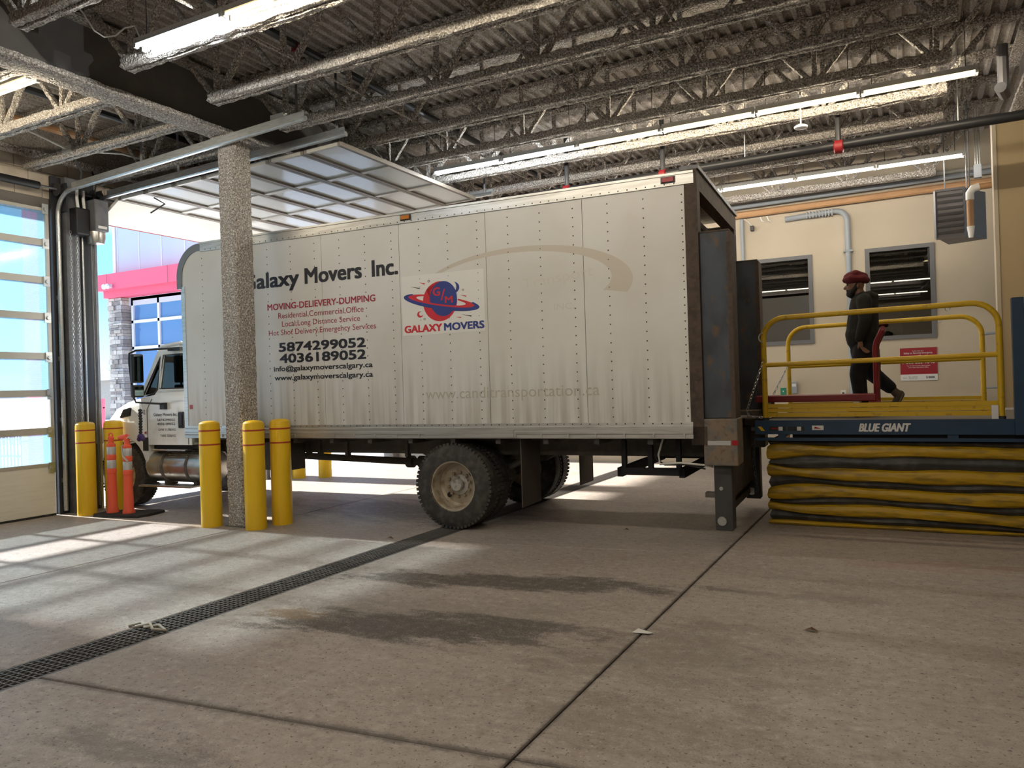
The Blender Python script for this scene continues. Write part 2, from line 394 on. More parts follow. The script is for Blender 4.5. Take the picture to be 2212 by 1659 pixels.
def copy_tree(root, loc, label=None, group=None, rz=None):
    r = root.copy(); COL.objects.link(r); r.location = loc
    if rz is not None: r.rotation_euler[2] = rz
    if label: r['label'] = label
    if group: r['group'] = group
    for ch in list(root.children):
        c = ch.copy(); COL.objects.link(c); c.parent = r
        for g in list(ch.children):
            d = g.copy(); COL.objects.link(d); d.parent = c
    return r
def arc(c, r, a0, a1, n, plane='xz', off=0):
    out = []
    for i in range(n+1):
        a = R(a0+(a1-a0)*i/n); x, y = c[0]+r*math.cos(a), c[1]+r*math.sin(a)
        out.append((x, off, y) if plane == 'xz' else (x, y, off) if plane == 'xy' else (off, x, y))
    return out
def text(name, body, material, parent, left, base, width, cap, plane='y', off=0., bold=0., shear=0., center=False, rot=0.):
    """flat lettering on the plane y=off facing -y; fitted to width and cap height"""
    cu = bpy.data.curves.new(name, 'FONT'); cu.body = body; cu.size = 1; cu.shear = shear; cu.resolution_u = 3
    o = bpy.data.objects.new(name, cu); COL.objects.link(o)
    dg = bpy.context.evaluated_depsgraph_get(); dg.update()
    me = bpy.data.meshes.new_from_object(o.evaluated_get(dg)); bpy.data.objects.remove(o); bpy.data.curves.remove(cu)
    xs = [v.co.x for v in me.vertices]; x0, x1 = min(xs), max(xs)
    capu = .70
    kx, kz = width/(x1-x0), cap/capu; ca, sa = math.cos(rot), math.sin(rot)
    for v in me.vertices:
        x, z = (v.co.x-x0)*kx, v.co.y*kz
        v.co = (left+x*ca-z*sa, off, base+x*sa+z*ca)
    if bold > 0:
        b_ = bold*cap*.9; vs = [v.co.copy() for v in me.vertices]; fs = [tuple(p.vertices) for p in me.polygons]; V, Fc = [], []
        for k, (dx, dz) in enumerate(((-1, -.6), (1, -.6), (1, .6), (-1, .6), (0, 0))):
            n_ = len(V); V += [(v.x+dx*b_, v.y+.00012*(k-4), v.z+dz*b_) for v in vs]; Fc += [tuple(i+n_ for i in f) for f in fs]
        me = bpy.data.meshes.new(name); me.from_pydata(V, [], Fc)
    me.materials.clear(); me.materials.append(MATS[material])
    return link(name, me, parent)

# ================================================================ LARGE STRUCTURE
WX = -11.2            # inner face of the door wall
YB = 15.3             # back wall
ZD = 5.8              # underside of roof deck
# ---- floor: concrete slabs with open joints, trench for the drain
fl = struct('floor')
bxo('subgrade', 'header_dark', fl, -11.35, 9, -9, YB+.2, -.30, -.16)
def slab(poly):
    n = len(poly); c = (sum(p[0] for p in poly)/n, sum(p[1] for p in poly)/n)
    o = MB().prism(poly, -.17, 0, 'z').build('slab', 'concrete', fl, 0)
    md = o.modifiers.new('bevel', 'BEVEL'); md.width = .006; md.segments = 1
    return o
g_ = .005
ya = lambda x: 3.02+.091*(x+1.65)       # near cross joint
yb = lambda x: 7.44+.145*(x+1.65)       # far cross joint
slab([(-11.2, -9), (-7.535-g_, -9), (-7.535-g_, YB), (-11.2, YB)])
slab([(-7.535+g_, -9), (-5.09, -9), (-5.09, YB), (-7.535+g_, YB)])
for x0, x1 in ((-4.73, -1.637-g_), (-1.637+g_, 1.12), (1.12+.002, 9)):
    slab([(x0, -9), (x1, -9), (x1, ya(x1)-g_), (x0, ya(x0)-g_)])
    slab([(x0, ya(x0)+g_), (x1, ya(x1)+g_), (x1, yb(x1)-g_*.6), (x0, yb(x0)-g_*.6)])
    slab([(x0, yb(x0)+g_*.6), (x1, yb(x1)+g_*.6), (x1, YB), (x0, YB)])
# ---- trench drain grating
gr = thing('drain_grating', 'long rusty steel grating over the trench drain across the floor', 'grating', (-4.91, 0, 0))
for s in (-1, 1): bxo('frame_angle', 'grate', gr, s*.172-.008, s*.172+.008, -3, YB-.05, -.05, -.002)
for i in range(7):
    x = -.15+.05*i; bxo('bearing_bar', 'grate', gr, x-.005, x+.005, -3, YB-.05, -.05, -.004)
cb = MB().box(-.165, .165, -.004, .004, -.022, -.001).mesh('cross_bar', 'grate', 0)
ys = [1.2+.045*i for i in range(300)]
for y in ys: link('cross_bar', cb, gr, (0, y, 0))
mb = MB(); y = 1.155
while y > -3: mb.box(-.165, .165, y-.004, y+.004, -.022, -.001); y -= .045
y = ys[-1]+.045
while y < YB-.1: mb.box(-.165, .165, y-.004, y+.004, -.022, -.001); y += .045
tag(mb.build('cross_bars', 'grate', gr, 0), kind='stuff')
# ---- roof deck
ce = struct('ceiling')
mb = MB(); vs = []; x = -11.4; prof = [(0, 0), (.045, 0), (.065, .045), (.13, .045)]
while x < 9.1:
    for dx, dz in prof: vs.append((x+dx, ZD+dz))
    x += .15
n = len(vs)
mb.add([(a, -9, b) for a, b in vs]+[(a, YB+.1, b) for a, b in vs], [(i, i+1, n+i+1, n+i) for i in range(n-1)])
mb.build('corrugated_deck', 'fireproof_deck', ce, 0)
bxo('roof_slab', 'header_dark', ce, -11.5, 9.2, -9.1, YB+.2, ZD+.06, ZD+.2)
# ---- walls
wl = struct('wall_left')
DOORS = [(3.4, 6.78), (7.47, 10.95), (11.7, 15.05)]
HZ = 4.5
segs = [(-9.1, 3.4), (6.80, 7.45), (10.95, 11.7), (15.05, YB+.2)]
mb = MB()
for a, b in segs: mb.box(WX-.28, WX, a, b, -.02, HZ)
mb.box(WX-.28, WX, -9.1, YB+.2, HZ, 6.0)
mb.build('masonry', 'mortar', wl, 0)
bk = MB().box(0, .012, .004, .386, .004, .186).mesh('block', 'block', 0)
for r_ in range(5):
    for i in range(8):
        y = 5.15+.39*i+(.195 if r_ % 2 else 0)
        if y > 8.0: continue
        link('block', bk, wl, (WX, y, 4.66+.19*r_))
wb = struct('wall_back')
bxo('plaster', 'wall_paint', wb, -11.4, -2.66, YB, YB+.2, 0, 6)
bxo('plaster', 'wall_paint', wb, -2.66, .46, YB, YB+.2, 0, 2.32)
bxo('plaster', 'wall_paint', wb, -2.66, .46, YB, YB+.2, 3.99, 6)
bxo('plaster', 'wall_paint', wb, -1.55, -.65, YB, YB+.2, 2.32, 3.99)
bxo('plaster', 'wall_paint', wb, .46, 9, YB, YB+.2, 0, 6)
bxo('ledge', 'wall_paint', wb, -3.2, 3, YB-.035, YB, 0, 1.27)
wr = struct('wall_right')
bxo('plaster', 'wall_tan', wr, 1.12, 9, 12, 12.18, 1.2, 5.05)
bxo('end_trim', 'wall_paint', wr, 1.075, 1.12, 11.985, 12.2, 1.2, 5.05)
bxo('plaster', 'wall_paint', wr, 9, 9.2, -9, 12, 0, 6)
ws = struct('wall_front')
bxo('plaster', 'wall_paint', ws, -11.4, 9.2, -9.2, -9, 0, 6)
# dock: raised concrete to the right of the lift
dk = struct('trim_1')
bxo('dock_edge', 'concrete', dk, 1.28, 9, 8.85, YB, 0, 1.2)
bxo('dock_face', 'black_soft', dk, 1.25, 1.28, 8.85, 11.6, .02, 1.1)
# ---- office windows in the back wall
def office_window(n, x0, x1, z0, z1):
    w_ = struct('window_%d' % n)
    for nm, b in (('frame_head', (x0, x1, z1-.07, z1)), ('frame_sill', (x0, x1, z0, z0+.07)), ('frame_jamb', (x0, x0+.075, z0+.07, z1-.07)), ('frame_jamb', (x1-.075, x1, z0+.07, z1-.07))):
        bxo(nm, 'frame_grey', w_, b[0], b[1], YB-.03, YB+.15, b[2], b[3])
    bxo('pane', 'office_glass', w_, x0+.075, x1-.075, YB+.03, YB+.036, z0+.07, z1-.07)
    return w_
office_window(1, -2.66, -1.55, 2.32, 3.99)
office_window(2, -.65, .46, 2.32, 3.99)
bxo('office_back', 'office', wb, -4.5, 2.5, YB+3.0, YB+3.1, 1, 5)
bxo('office_ceiling', 'interior', wb, -4.5, 2.5, YB+.2, YB+3.0, 4.6, 4.7)
bxo('office_floor', 'interior', wb, -4.5, 2.5, YB+.2, YB+3.0, 1.0, 1.1)
for a in (-4.6, 2.5): bxo('office_side', 'office', wb, a, a+.1, YB+.2, YB+3.0, 1, 5)
# shelving and a maroon cabinet in the office, a hanging light
cbn = thing('office_cabinet', 'maroon slatted cabinet behind the office window beside the red sign', 'cabinet', (.15, YB+.55, 1.1))
bxo('body', 'interior', cbn, -.22, .4, -.2, .2, 0, 2.15)
for i in range(16): bxo('slat', mat('maroon_%d' % i, (.075, .022, .026), .6) if i == 0 else 'maroon_0', cbn, -.23, .41, -.225, -.2, .12+.125*i, .22+.125*i)
# ---- closed translucent overhead door
def leaf(dr, xo, y0, y1, zs, glass, rail, clear=None):
    """vertical sectional door; zs: heights of the section edges; the lowest section is solid"""
    n = 3; pw = (y1-y0)/n
    bxo('solid_section', 'door_panel', dr, xo-.03, xo+.02, y0, y1, zs[0], zs[1])
    for i in range(1, len(zs)-1):
        a, b = zs[i], zs[i+1]
        bxo('rail', rail, dr, xo-.025, xo+.03, y0, y1, a, a+.05); bxo('rail', rail, dr, xo-.025, xo+.03, y0, y1, b-.045, b)
        for j in range(n+1):
            c = y0+pw*j; bxo('stile', rail, dr, xo-.025, xo+.03, max(y0, c-.045), min(y1, c+.045), a+.05, b-.045)
        for j in range(n):
            bxo('pane', clear if (clear and i == 2) else glass, dr, xo-.004, xo+.004, y0+pw*j+.045, y0+pw*(j+1)-.045, a+.05, b-.045)
    for i in range(1, len(zs)):
        for c in (y0+.03, y1-.05): MB().tube([(xo+.03, c, zs[i]-.02), (xo+.07, c, zs[i]-.02)], .03, 8).box(xo+.02, xo+.05, c-.05, c+.04, zs[i]-.09, zs[i]+.06).build('hinge', 'galv', dr)
d1 = struct('door_1')
leaf(d1, WX+.03, 3.42, 6.76, [.03, .72, 1.24, 1.79, 2.33, 2.91, 3.44, 3.99, 4.5], 'polycarb', 'door_rail', 'polycarb_clear')
bxo('bottom_seal', 'rubber', d1, WX-.01, WX+.06, 3.42, 6.76, 0, .03)
# ---- raised overhead door over the truck
d2 = struct('door_2')
y0, y1 = 7.52, 10.9
def section(x0, z0, x1, z1, solid=False):
    """one door section lying between (x0,z0) and (x1,z1)"""
    d = Vector((x1-x0, 0, z1-z0)); Ln = d.length; a = math.atan2(-(z1-z0), x1-x0)
    root = link('section', None, d2); root.location = (x0, 0, z0); root.rotation_euler[1] = a
    if solid:
        o = bxo('skin', 'door_panel', root, 0, Ln, y0, y1, -.02, .03); return
    n = 3; pw = (y1-y0)/n
    for b in (0, Ln-.05): bxo('rail', 'door_rail_dark', root, b, b+.05, y0, y1, -.035, .02)
    for j in range(n+1):
        c = y0+pw*j; bxo('stile', 'door_rail', root, .05, Ln-.05, max(y0, c-.045), min(y1, c+.045), -.03, .02)
    for j in range(n): bxo('pane', 'door_glass', root, .05, Ln-.05, y0+pw*j+.045, y0+pw*(j+1)-.045, -.004, .004)
section(-11.12, 4.44, -10.62, 4.72, True)
tag(MB().tube([(-11.13, y0, 4.435), (-11.13, y1, 4.435)], .022, 8).build('bottom_seal', 'rubber_red', d2))
xs_ = -10.60; zz = 4.74
for i in range(7):
    x2 = xs_+.62; z2 = zz+.012; section(xs_, zz, x2-.01, z2); xs_ = x2; zz = z2
# small strap hanging from the raised door
tag(MB().tube([(-10.1, 7.75, 4.72), (-9.95, 7.82, 4.62), (-10.25, 7.8, 4.52)], .012, 6).build('pull_strap', 'rubber'), 'black strap dangling from the raised glazed door', 'strap')

# ================================================================ STEEL: girders, columns, joists
def girder(x, y0_, y1_, label):
    t = thing('roof_girder', label, 'beam', (x, 0, 5.0))
    MB().lumpy((0, y0_, .03), (0, y1_, .03), .34, .075, .09, .008).build('bottom_flange', 'fireproof', t)
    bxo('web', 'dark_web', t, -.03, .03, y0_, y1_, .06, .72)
    MB().lumpy((0, y0_, .70), (0, y1_, .70), .32, .06, .2, .006).build('top_flange', 'fireproof', t)
    return t
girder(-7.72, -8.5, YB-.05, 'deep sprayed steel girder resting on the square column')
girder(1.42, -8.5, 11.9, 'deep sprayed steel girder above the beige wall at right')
def column(x, y, label, w=.3, h=5.0):
    t = thing('steel_column', label, 'column', (x, y, 0))
    MB().lumpy((0, 0, 0), (0, 0, h), w, w, .05, .006, chamfer=.18).build('shaft', 'fireproof', t)
    bxo('base_plate', 'steel_grey', t, -.17, .17, -.17, .17, -.002, .012)
    bxo('cap_plate', 'fireproof', t, -.2, .2, -.2, .2, h-.03, h+.0)
    return t
column(-7.66, 7.08, 'square column coated in grey sprayed fireproofing among four yellow bollards')
rnd = random.Random(3)
ZB = .06
def joist_meshes(nodes, xa, xb, ta, tb, top=.76):
    ms = {}
    ms['bottom_chord'] = MB().lumpy((xa, -.045, ZB), (xb, -.045, ZB), .075, .10, .085, .010, rnd).lumpy((xa, .045, ZB), (xb, .045, ZB), .075, .10, .085, .010, rnd).mesh('bottom_chord', 'fireproof')
    ms['top_chord'] = MB().lumpy((ta, 0, top), (tb, 0, top), .15, .08, .15, .008, rnd).mesh('top_chord', 'fireproof')
    ms['post'] = MB().lumpy((0, 0, ZB), (0, 0, top), .055, .055, .07, .006, rnd).mesh('post', 'fireproof')
    ms['diagonal_l'] = MB().lumpy((-.05, 0, ZB+.03), (-.60, 0, top-.02), .06, .055, .07, .006, rnd).mesh('diagonal', 'fireproof')
    ms['diagonal_r'] = MB().lumpy((.05, 0, ZB+.03), (.60, 0, top-.02), .06, .055, .07, .006, rnd).mesh('diagonal', 'fireproof')
    return ms
NODES = [-6.88, -5.86, -4.61, -3.36, -2.11, -.86, .36]
JM = joist_meshes(NODES, -6.96, .5, -7.6, 1.3)
JMh = joist_meshes([-10.0, -8.8], -11.1, -7.85, -11.2, -7.8)
def joist(y, label, ms, nodes, grp):
    t = thing('roof_joist', label, 'joist', (0, y, 5.0), grp)
    link('bottom_chord', ms['bottom_chord'], t); link('top_chord', ms['top_chord'], t)
    for x in nodes:
        link('diagonal', ms['diagonal_l'], t, (x, 0, 0)); link('diagonal', ms['diagonal_r'], t, (x, 0, 0)); link('post', ms['post'], t, (x, 0, 0))
    return t
ORD = ['nearest the camera', 'carrying the near row of tubes', 'second beyond the near row of tubes', 'third beyond the near row of tubes', 'just above the square column',
       'fifth beyond the near row of tubes', 'beside the long yellow row of tubes', 'right behind the long yellow row of tubes', 'above the far side of the truck box',
       'just behind the black sprinkler main', 'between the two far rows of tubes', 'closest to the cream back wall']
yj = [2.95, 4.0, 5.07, 6.14, 7.22, 8.28, 9.36, 10.44, 11.5, 12.52, 13.55, 14.6]
for i, y in enumerate(yj[0:]):
    joist(y, 'sprayed open-web roof joist ' + ['over the drain, nearest the camera', 'in front of the near tube row', 'directly behind the near white and yellow tubes', 'second behind the near tube row',
          'third behind the near tube row, past the column', 'fourth behind the near tube row', 'just in front of the long yellow tube row', 'lit yellow by the long tube row beside it',
          'in front of the black sprinkler main', 'behind the black sprinkler main', 'just in front of the farthest tube row', 'closest to the cream back wall'][i], JM, NODES, 'roof joists of the main bay')
for y in (-6.5, -5.4, -4.3, -3.2, -2.1, -1.0, .1, 1.2, 2.2):
    joist(y, 'sprayed open-web roof joist overhead out of frame', JM, NODES, 'roof joists behind the camera')
for i, y in enumerate([4.5, 5.5, 6.48, 7.5, 8.5, 9.5]):
    joist(y, 'sprayed short joist between girder and door wall, ' + ['beside the small yellow tube', 'next behind the small yellow tube', 'meeting the wall above the closed door edge', 'just above the galvanised door track', 'hidden over the raised door', 'farthest over the raised door'][i], JMh, [-9.95, -8.72], 'short joists by the doors')
# bridging rods and dark pipes running across the joists
for x, y0_, y1_, z, lb in ((-5.55, 2.95, 14.6, 5.14, 'thin steel bridging rod tying joists left of the near tubes'), (-1.9, 2.95, 14.6, 5.14, 'thin steel bridging rod tying joists over the truck middle')):
    tag(MB().tube([(x, y0_, z), (x, y1_, z)], .014, 6).build('bridging_rod', 'fireproof'), lb, 'rod')
for x, z, y0_, y1_, lb in ((-6.1, 5.66, 2.0, 14.8, 'black sprinkler branch pipe crossing above the joists near the girder'), (-9.6, 5.56, 3.2, 11.0, 'black sprinkler branch pipe in the narrow bay by the doors')):
    tag(MB().tube([(x, y0_, z), (x, y1_, z)], .045, 10).build('sprinkler_pipe', 'pipe_black'), lb, 'pipe')
MB().box(-.05, .05, -.05, .05, -.03, .05).tube([(0, 0, -.03), (0, 0, -.09)], .022, 8).lathe([(.035, -.10), (.035, -.09)], n=10).build('sprinkler_head', 'valve_red', [o for o in COL.objects if o.name == 'sprinkler_pipe'][0], loc=(-6.1, 6.62, 5.62))

# ================================================================ LAMPS
def lamp_proto(tube):
    t = thing('tube_lamp', 'tube', 'lamp')
    MB().box(.01, 1.185, -.055, .055, .03, .085).build('housing', 'lamp_body', t, 0)
    MB().prism([(-.075, .022), (-.055, .034), (.055, .034), (.075, .022), (.055, .03), (-.055, .03)], .01, 1.185, 'x').build('reflector', 'lamp_body', t, 0)
    ld = bpy.data.lights.new('tube_light', 'POINT'); ld.energy = 4.75*LAMP; ld.color = LCOL[tube]; ld.shadow_soft_size = 0
    for x in (.15, .45, .75, 1.05):
        lo = bpy.data.objects.new('tube_light', ld); COL.objects.link(lo); lo.parent = t; lo.location = (x, 0, -.05)
    tb = MB().tube([(.035, 0, 0), (1.16, 0, 0)], .017, 10).mesh('fluorescent_tube', tube)
    sk = MB().box(0, .03, -.02, .02, -.02, .05).mesh('socket', 'lamp_body', 0)
    for s in (-1, 1):
        link('fluorescent_tube', tb, t, (0, s*.045, .012))
        for x in (.008, 1.158): link('socket', sk, t, (x, s*.045, .012))
    hg = MB().tube([(0, 0, .085), (0, 0, .72)], .004, 5).mesh('hanger', 'steel_dark')
    for x in (.12, 1.07): link('hanger', hg, t, (x, 0, 0))
    return t
protos = {}
def lamp(x, y, z, tube, label, grp):
    if tube not in protos:
        t = lamp_proto(tube); t.location = (x, y, z); t['label'] = label; t['group'] = grp; protos[tube] = t; return t
    return copy_tree(protos[tube], (x, y, z), label, grp)
ordn = ['first', 'second', 'third', 'fourth', 'fifth', 'sixth']
for i in range(6):
    lamp(-6.49+1.2*i, 4.86, 5.04, 'tube_cool' if i == 0 else 'tube_warm',
         'cool white twin-tube lamp at the left end of the near row' if i == 0 else 'yellow twin-tube lamp, %s in the near row from its white end' % ordn[i], 'near lamp row')
for i in range(6):
    lamp(-6.41+1.2*i, 9.9, 5.0, 'tube_cool' if i < 2 else 'tube_warm',
         ('cool white twin-tube lamp, %s from the left in the long row over the truck' if i < 2 else 'yellow twin-tube lamp, %s from the left in the long row over the truck') % ordn[i], 'long lamp row over the truck')
for i, x in enumerate((-5.14, -3.945, -2.75, -1.555, -.36)):
    lamp(x, 13.26, 4.93, 'tube_white', 'warm white twin-tube lamp by the back wall, %s from the right' % ['fifth', 'fourth', 'third', 'second', 'first'][i], 'far lamp row by the back wall')
for i, x in enumerate((-9.11, -10.31)):
    lamp(x, 4.7, 5.0, 'tube_warm', ['small yellow twin-tube lamp at the left edge, in the bay by the closed door', 'yellow twin-tube lamp beyond the left edge by the closed door'][i], 'lamps by the doors')
for yy in (.4, -4.2):
    for i in range(6): lamp(-6.4+1.2*i, yy, 5.0, 'tube_white', 'unseen warm white twin-tube lamp added overhead behind the viewpoint', 'added lamps behind the viewpoint')  # unseen rows, added for the light they give from behind the camera
# loose white cable at the end of the near row
tag(MB().tube([(-6.95, 4.4, 5.55), (-6.85, 4.55, 5.35), (-6.8, 4.62, 5.2), (-6.74, 4.68, 5.15), (-6.66, 4.74, 5.17), (-6.58, 4.78, 5.24), (-6.5, 4.83, 5.26), (-6.45, 4.86, 5.12)], .008, 6).build('lamp_cable', 'cable'),
    'loose white cable drooping to the end of the near lamp row', 'cable')

# ================================================================ DOOR HARDWARE
def track(yc, label, xe, ze, side):
    t = thing('door_track', label, 'track', (0, yc, 0))
    rb = .34; zc = 4.42
    pts = [(WX+.1, 0, .05), (WX+.1, 0, zc)] + arc((WX+.1+rb, zc), rb, 180, 96, 8)[1:] + [(xe, 0, ze)]
    MB().tube(pts, .033, 8).build('rail', 'galv', t)
    a = Vector(arc((WX+.1+rb, zc), rb, 180, 96, 8)[-1]); b = Vector((xe, 0, ze))
    d = (b-a); MB().bar(a+d*.02+Vector((0, side*.03, .035)), b+Vector((0, side*.03, .035)), .008, .09).build('stiffener', 'galv', t, 0)
    for f in (.35, .97):
        p = a+d*f; MB().bar(p+Vector((0, 0, .02)), p+Vector((0, 0, 5.78-p.z)), .03, .012).build('hanger_angle', 'steel_grey', t, 0)
    for z in (.5, 1.4, 2.3, 3.2): MB().box(WX+.0, WX+.1, -.03, .03, z-.03, z+.03).build('bracket', 'galv', t, 0)
    return t
track(6.88, 'galvanised curved track of the closed translucent door', -6.25, 4.94, -1)
track(7.43, 'galvanised curved track along the near side of the raised door', -6.1, 4.88, -1)
track(10.98, 'galvanised curved track along the far side of the raised door', -6.0, 4.88, 1)
st = thing('track_stop', 'white tagged spring bumper at the end of the door track by the column', 'bumper', (-6.9, 6.9, 4.98))
MB().tube([(-.3, 0, -.06), (.35, 0, .08)], .012, 6).build('rod', 'galv', st); bxo('tag', 'paper', st, .08, .3, -.015, .0, -.06, .1)
jp = thing('jamb_post', 'dark steel post between the closed door and the truck doorway', 'post', (WX, 7.14, 0))
bxo('channel', 'steel_grey', jp, 0, .16, -.18, .02, 0, 5.0); bxo('flange', 'steel_dark', jp, 0, .06, -.33, -.18, 0, 5.0)
bxo('channel', 'steel_dark', jp, 0, .10, .02, .31, 0, 5.0); bxo('stop_angle', 'steel_grey', jp, 0, .14, .27, .31, 0, 4.5)
MB().tube([(.13, .09, .9), (.13, .09, 4.4)], .014, 6).build('conduit', 'galv', jp)
MB().tube([(.17, .2, 1.0), (.17, .2, 4.3)], .012, 6).build('conduit', 'steel_grey', jp)
def chain(name, pts, label, link_len=.05, r=.005, wd=.012, material='galv'):
    """small links along a polyline, joined"""
    mb = MB(); seg = []
    pts = [Vector(p) for p in pts]; tot = sum((b-a).length for a, b in zip(pts, pts[1:])); n = max(2, int(tot/(link_len*.72)))
    def at(s):
        for a, b in zip(pts, pts[1:]):
            l = (b-a).length
            if s <= l: return a+(b-a)*(s/l), (b-a).normalized()
            s -= l
        return pts[-1], (pts[-1]-pts[-2]).normalized()
    for i in range(n):
        c, d = at(tot*(i+.5)/n); a = d.orthogonal().normalized(); b = d.cross(a)
        if i % 2: a, b = b, a
        ring = []
        for k in range(8):
            an = 2*PI*k/8; ring.append(c+d*(math.cos(an)*link_len*.5)+a*(math.sin(an)*wd))
        mb.tube(ring, r, 4, closed=True)
    return tag(mb.build(name, material), label, 'chain')
chain('hoist_chain', [(WX+.2, 7.0, 4.2), (WX+.2, 7.0, .5), (WX+.2, 7.06, .4), (WX+.2, 7.1, .5), (WX+.2, 7.1, 4.2)], 'looped hand chain hanging down the grey door post', .06, .004, .012)
op = thing('door_opener', 'black door operator box with motor on the post above the chain', 'motor', (WX+.12, 7.3, 4.2))
bxo('cover', 'steel_grey', op, .07, .32, -.06, .16, .02, .5, bevel=.02); bxo('label_plate', 'paper', op, .32, .323, -.02, .12, .06, .1)
MB().lathe([(.02, -.16), (.11, -.15), (.13, -.05), (.13, .02)], (.16, .05, 0), n=18).build('motor', 'chrome', op)
bxo('gearbox', 'black', op, 0, .2, -.28, -.06, -.05, .35, bevel=.02)
for yy in (-.22, -.12): MB().tube([(.16, yy, .3), (.16, yy-.02, .5), (.14, yy, .62)], .022, 8).build('hose', 'pvc', op)
MB().tube([(.2, .0, .5), (.22, .03, .75), (.15, .02, .95)], .012, 6).build('cable', 'rubber', op)
sp = thing('torsion_spring', 'black torsion spring and shaft above the closed door', 'spring', (WX+.2, 0, 4.78))
MB().tube([(0, 4.5, 0), (0, 6.55, 0)], .055, 14).build('coil', 'black', sp); MB().tube([(0, 3.5, 0), (0, 7.35, 0)], .014, 8).build('shaft', 'steel_grey', sp)
MB().lathe([(.1, -.05), (.06, -.03), (.06, .03), (.1, .05)], (0, 6.86, 0), 'y', 18).build('drum', 'steel_dark', sp)
bxo('end_bracket', 'steel_dark', sp, -.18, .03, 6.93, 6.95, -.3, .12)
sp2 = thing('torsion_shaft', 'dark spring drum above the truck doorway post', 'spring', (WX+.2, 0, 4.78))
MB().lathe([(.11, -.06), (.08, -.04), (.08, .05), (.1, .06)], (0, 7.42, 0), 'y', 18).build('drum', 'steel_dark', sp2); MB().tube([(0, 7.37, 0), (0, 11, 0)], .014, 8).build('shaft', 'steel_grey', sp2)
MB().tube([(0, 7.9, 0), (0, 10.6, 0)], .05, 12).build('coil', 'black', sp2); bxo('end_bracket', 'steel_dark', sp2, -.18, .03, 7.48, 7.5, -.3, .12)
hb = thing('header_beam', 'sprayed steel channel along the top of the door wall', 'beam', (WX+.1, 0, 5.2))
MB().lumpy((0, -2, .05), (0, YB-.1, .05), .12, .10, .12, .006).build('flange', 'fireproof', hb); bxo('web', 'fireproof_deck', hb, -.09, -.05, -2, YB-.1, .05, .6)
# conduits and tan pipe along the door bay
tag(MB().tube([(-10.35, 3.3, 5.42), (-10.35, 9.5, 5.42)], .05, 10).build('tan_pipe', 'pipe_tan'), 'tan gas pipe running along the bay by the doors', 'pipe')
tag(MB().tube([(-10.2, 4.95, 5.3), (-10.2, 5.6, 5.3), (-10.1, 6.0, 5.2), (-10.05, 6.35, 5.1), (-10.0, 6.75, 5.14), (-10.05, 7.2, 5.24), (-10.1, 9, 5.26)], .016, 6).build('white_conduit', 'cable'), 'white cable snaking over the short joists by the doors', 'cable')
tag(MB().tube([(-10.05, 6.42, 5.1), (-10.4, 6.8, 4.95), (-10.9, 7.1, 4.85), (-10.95, 7.18, 4.6)], .014, 6).build('power_cable', 'rubber'), 'black cable dropping from joist to the door operator', 'cable')
bxo_ = tag(MB().box(-.1, .1, -.06, .06, -.04, .05).build('junction_box', 'galv', None, 0, (-10.03, 6.42, 5.08)), 'small metal junction box under the short joist end', 'junction box')

# ================================================================ BOLLARDS
def bollard_proto():
    t = thing('bollard', 'b', 'bollard')
    prof = [(.13, 0), (.13, 1.29), (.125, 1.325), (.105, 1.345), (.06, 1.356), (.01, 1.36)]
    MB().lathe(prof, n=32).build('sleeve', 'yellow', t)
    sm = MB().lathe([(.128, -.011), (.1325, -.009), (.1325, .009), (.128, .011)], n=32).mesh('stripe', 'red_stripe')
    for z in (1.235, 1.055): link('stripe', sm, t, (0, 0, z))
    return t
bp = bollard_proto()
bl = [((-8.02, 6.87), 'yellow bollard left of the square column, in front'), ((-7.29, 6.92), 'yellow bollard nearest the camera at the right front of the square column'),
      ((-7.22, 7.30), 'yellow bollard at the right, behind the column nearest the truck'), ((-7.96, 7.28), 'yellow bollard mostly hidden behind the square column'),
      ((-10.68, 6.93), 'yellow bollard in front of the grey door post'), ((-10.72, 7.40), 'yellow bollard behind the two orange delineator posts'),
      ((-12.35, 7.13), 'yellow bollard outside, seen through the closed door'), ((-10.75, 11.35), 'yellow bollard beyond the truck, left of the far pair under the chassis'),
      ((-10.3, 11.6), 'yellow bollard beyond the truck, right of the far pair under the chassis')]
for i, ((x, y), lb) in enumerate(bl):
    if i == 0: bp.location = (x, y, 0); bp['label'] = lb; bp['group'] = 'yellow bollards'
    else: copy_tree(bp, (x, y, 0), lb, 'yellow bollards')
# ---- pair of orange delineators on a black base
dl = thing('delineator_stand', 'two orange delineator posts with silver bands on a black rubber base', 'delineator', (-10.12, 7.12, 0), rz=R(12))
MB().prism([(-.38, -.16), (-.3, -.26), (.45, -.26), (.52, -.1), (.5, .24), (.36, .3), (-.36, .16)], 0, .035, 'z').build('base', 'rubber', dl, 0)
for k, (px, py, h) in enumerate(((-.18, -.02, 1.02), (.13, -.05, 1.0))):
    pr = [(.085, .03), (.085, .06), (.068, .10), (.062, .5), (.060, h-.42), (.067, h-.41), (.067, h-.36), (.06, h-.35), (.06, h-.22), (.067, h-.21), (.067, h-.16), (.06, h-.15), (.06, h), (.04, h+.02), (.036, h+.05), (.045, h+.10), (.02, h+.12)]
    p = MB().lathe(pr, (px, py, 0), n=20).build('post', 'orange', dl)
    for a, b in ((h-.345, h-.225), (h-.145, h-.035)): MB().lathe([(.0605, a), (.0625, a+.004), (.0625, b-.004), (.0605, b)], (px, py, 0), n=20).build('reflective_band', 'reflective', p)
    MB().tube([(px+.035*math.cos(q*PI/5), py, h+.13+.035*math.sin(q*PI/5)) for q in range(10)], .009, 6, closed=True).build('handle_loop', 'orange', p)
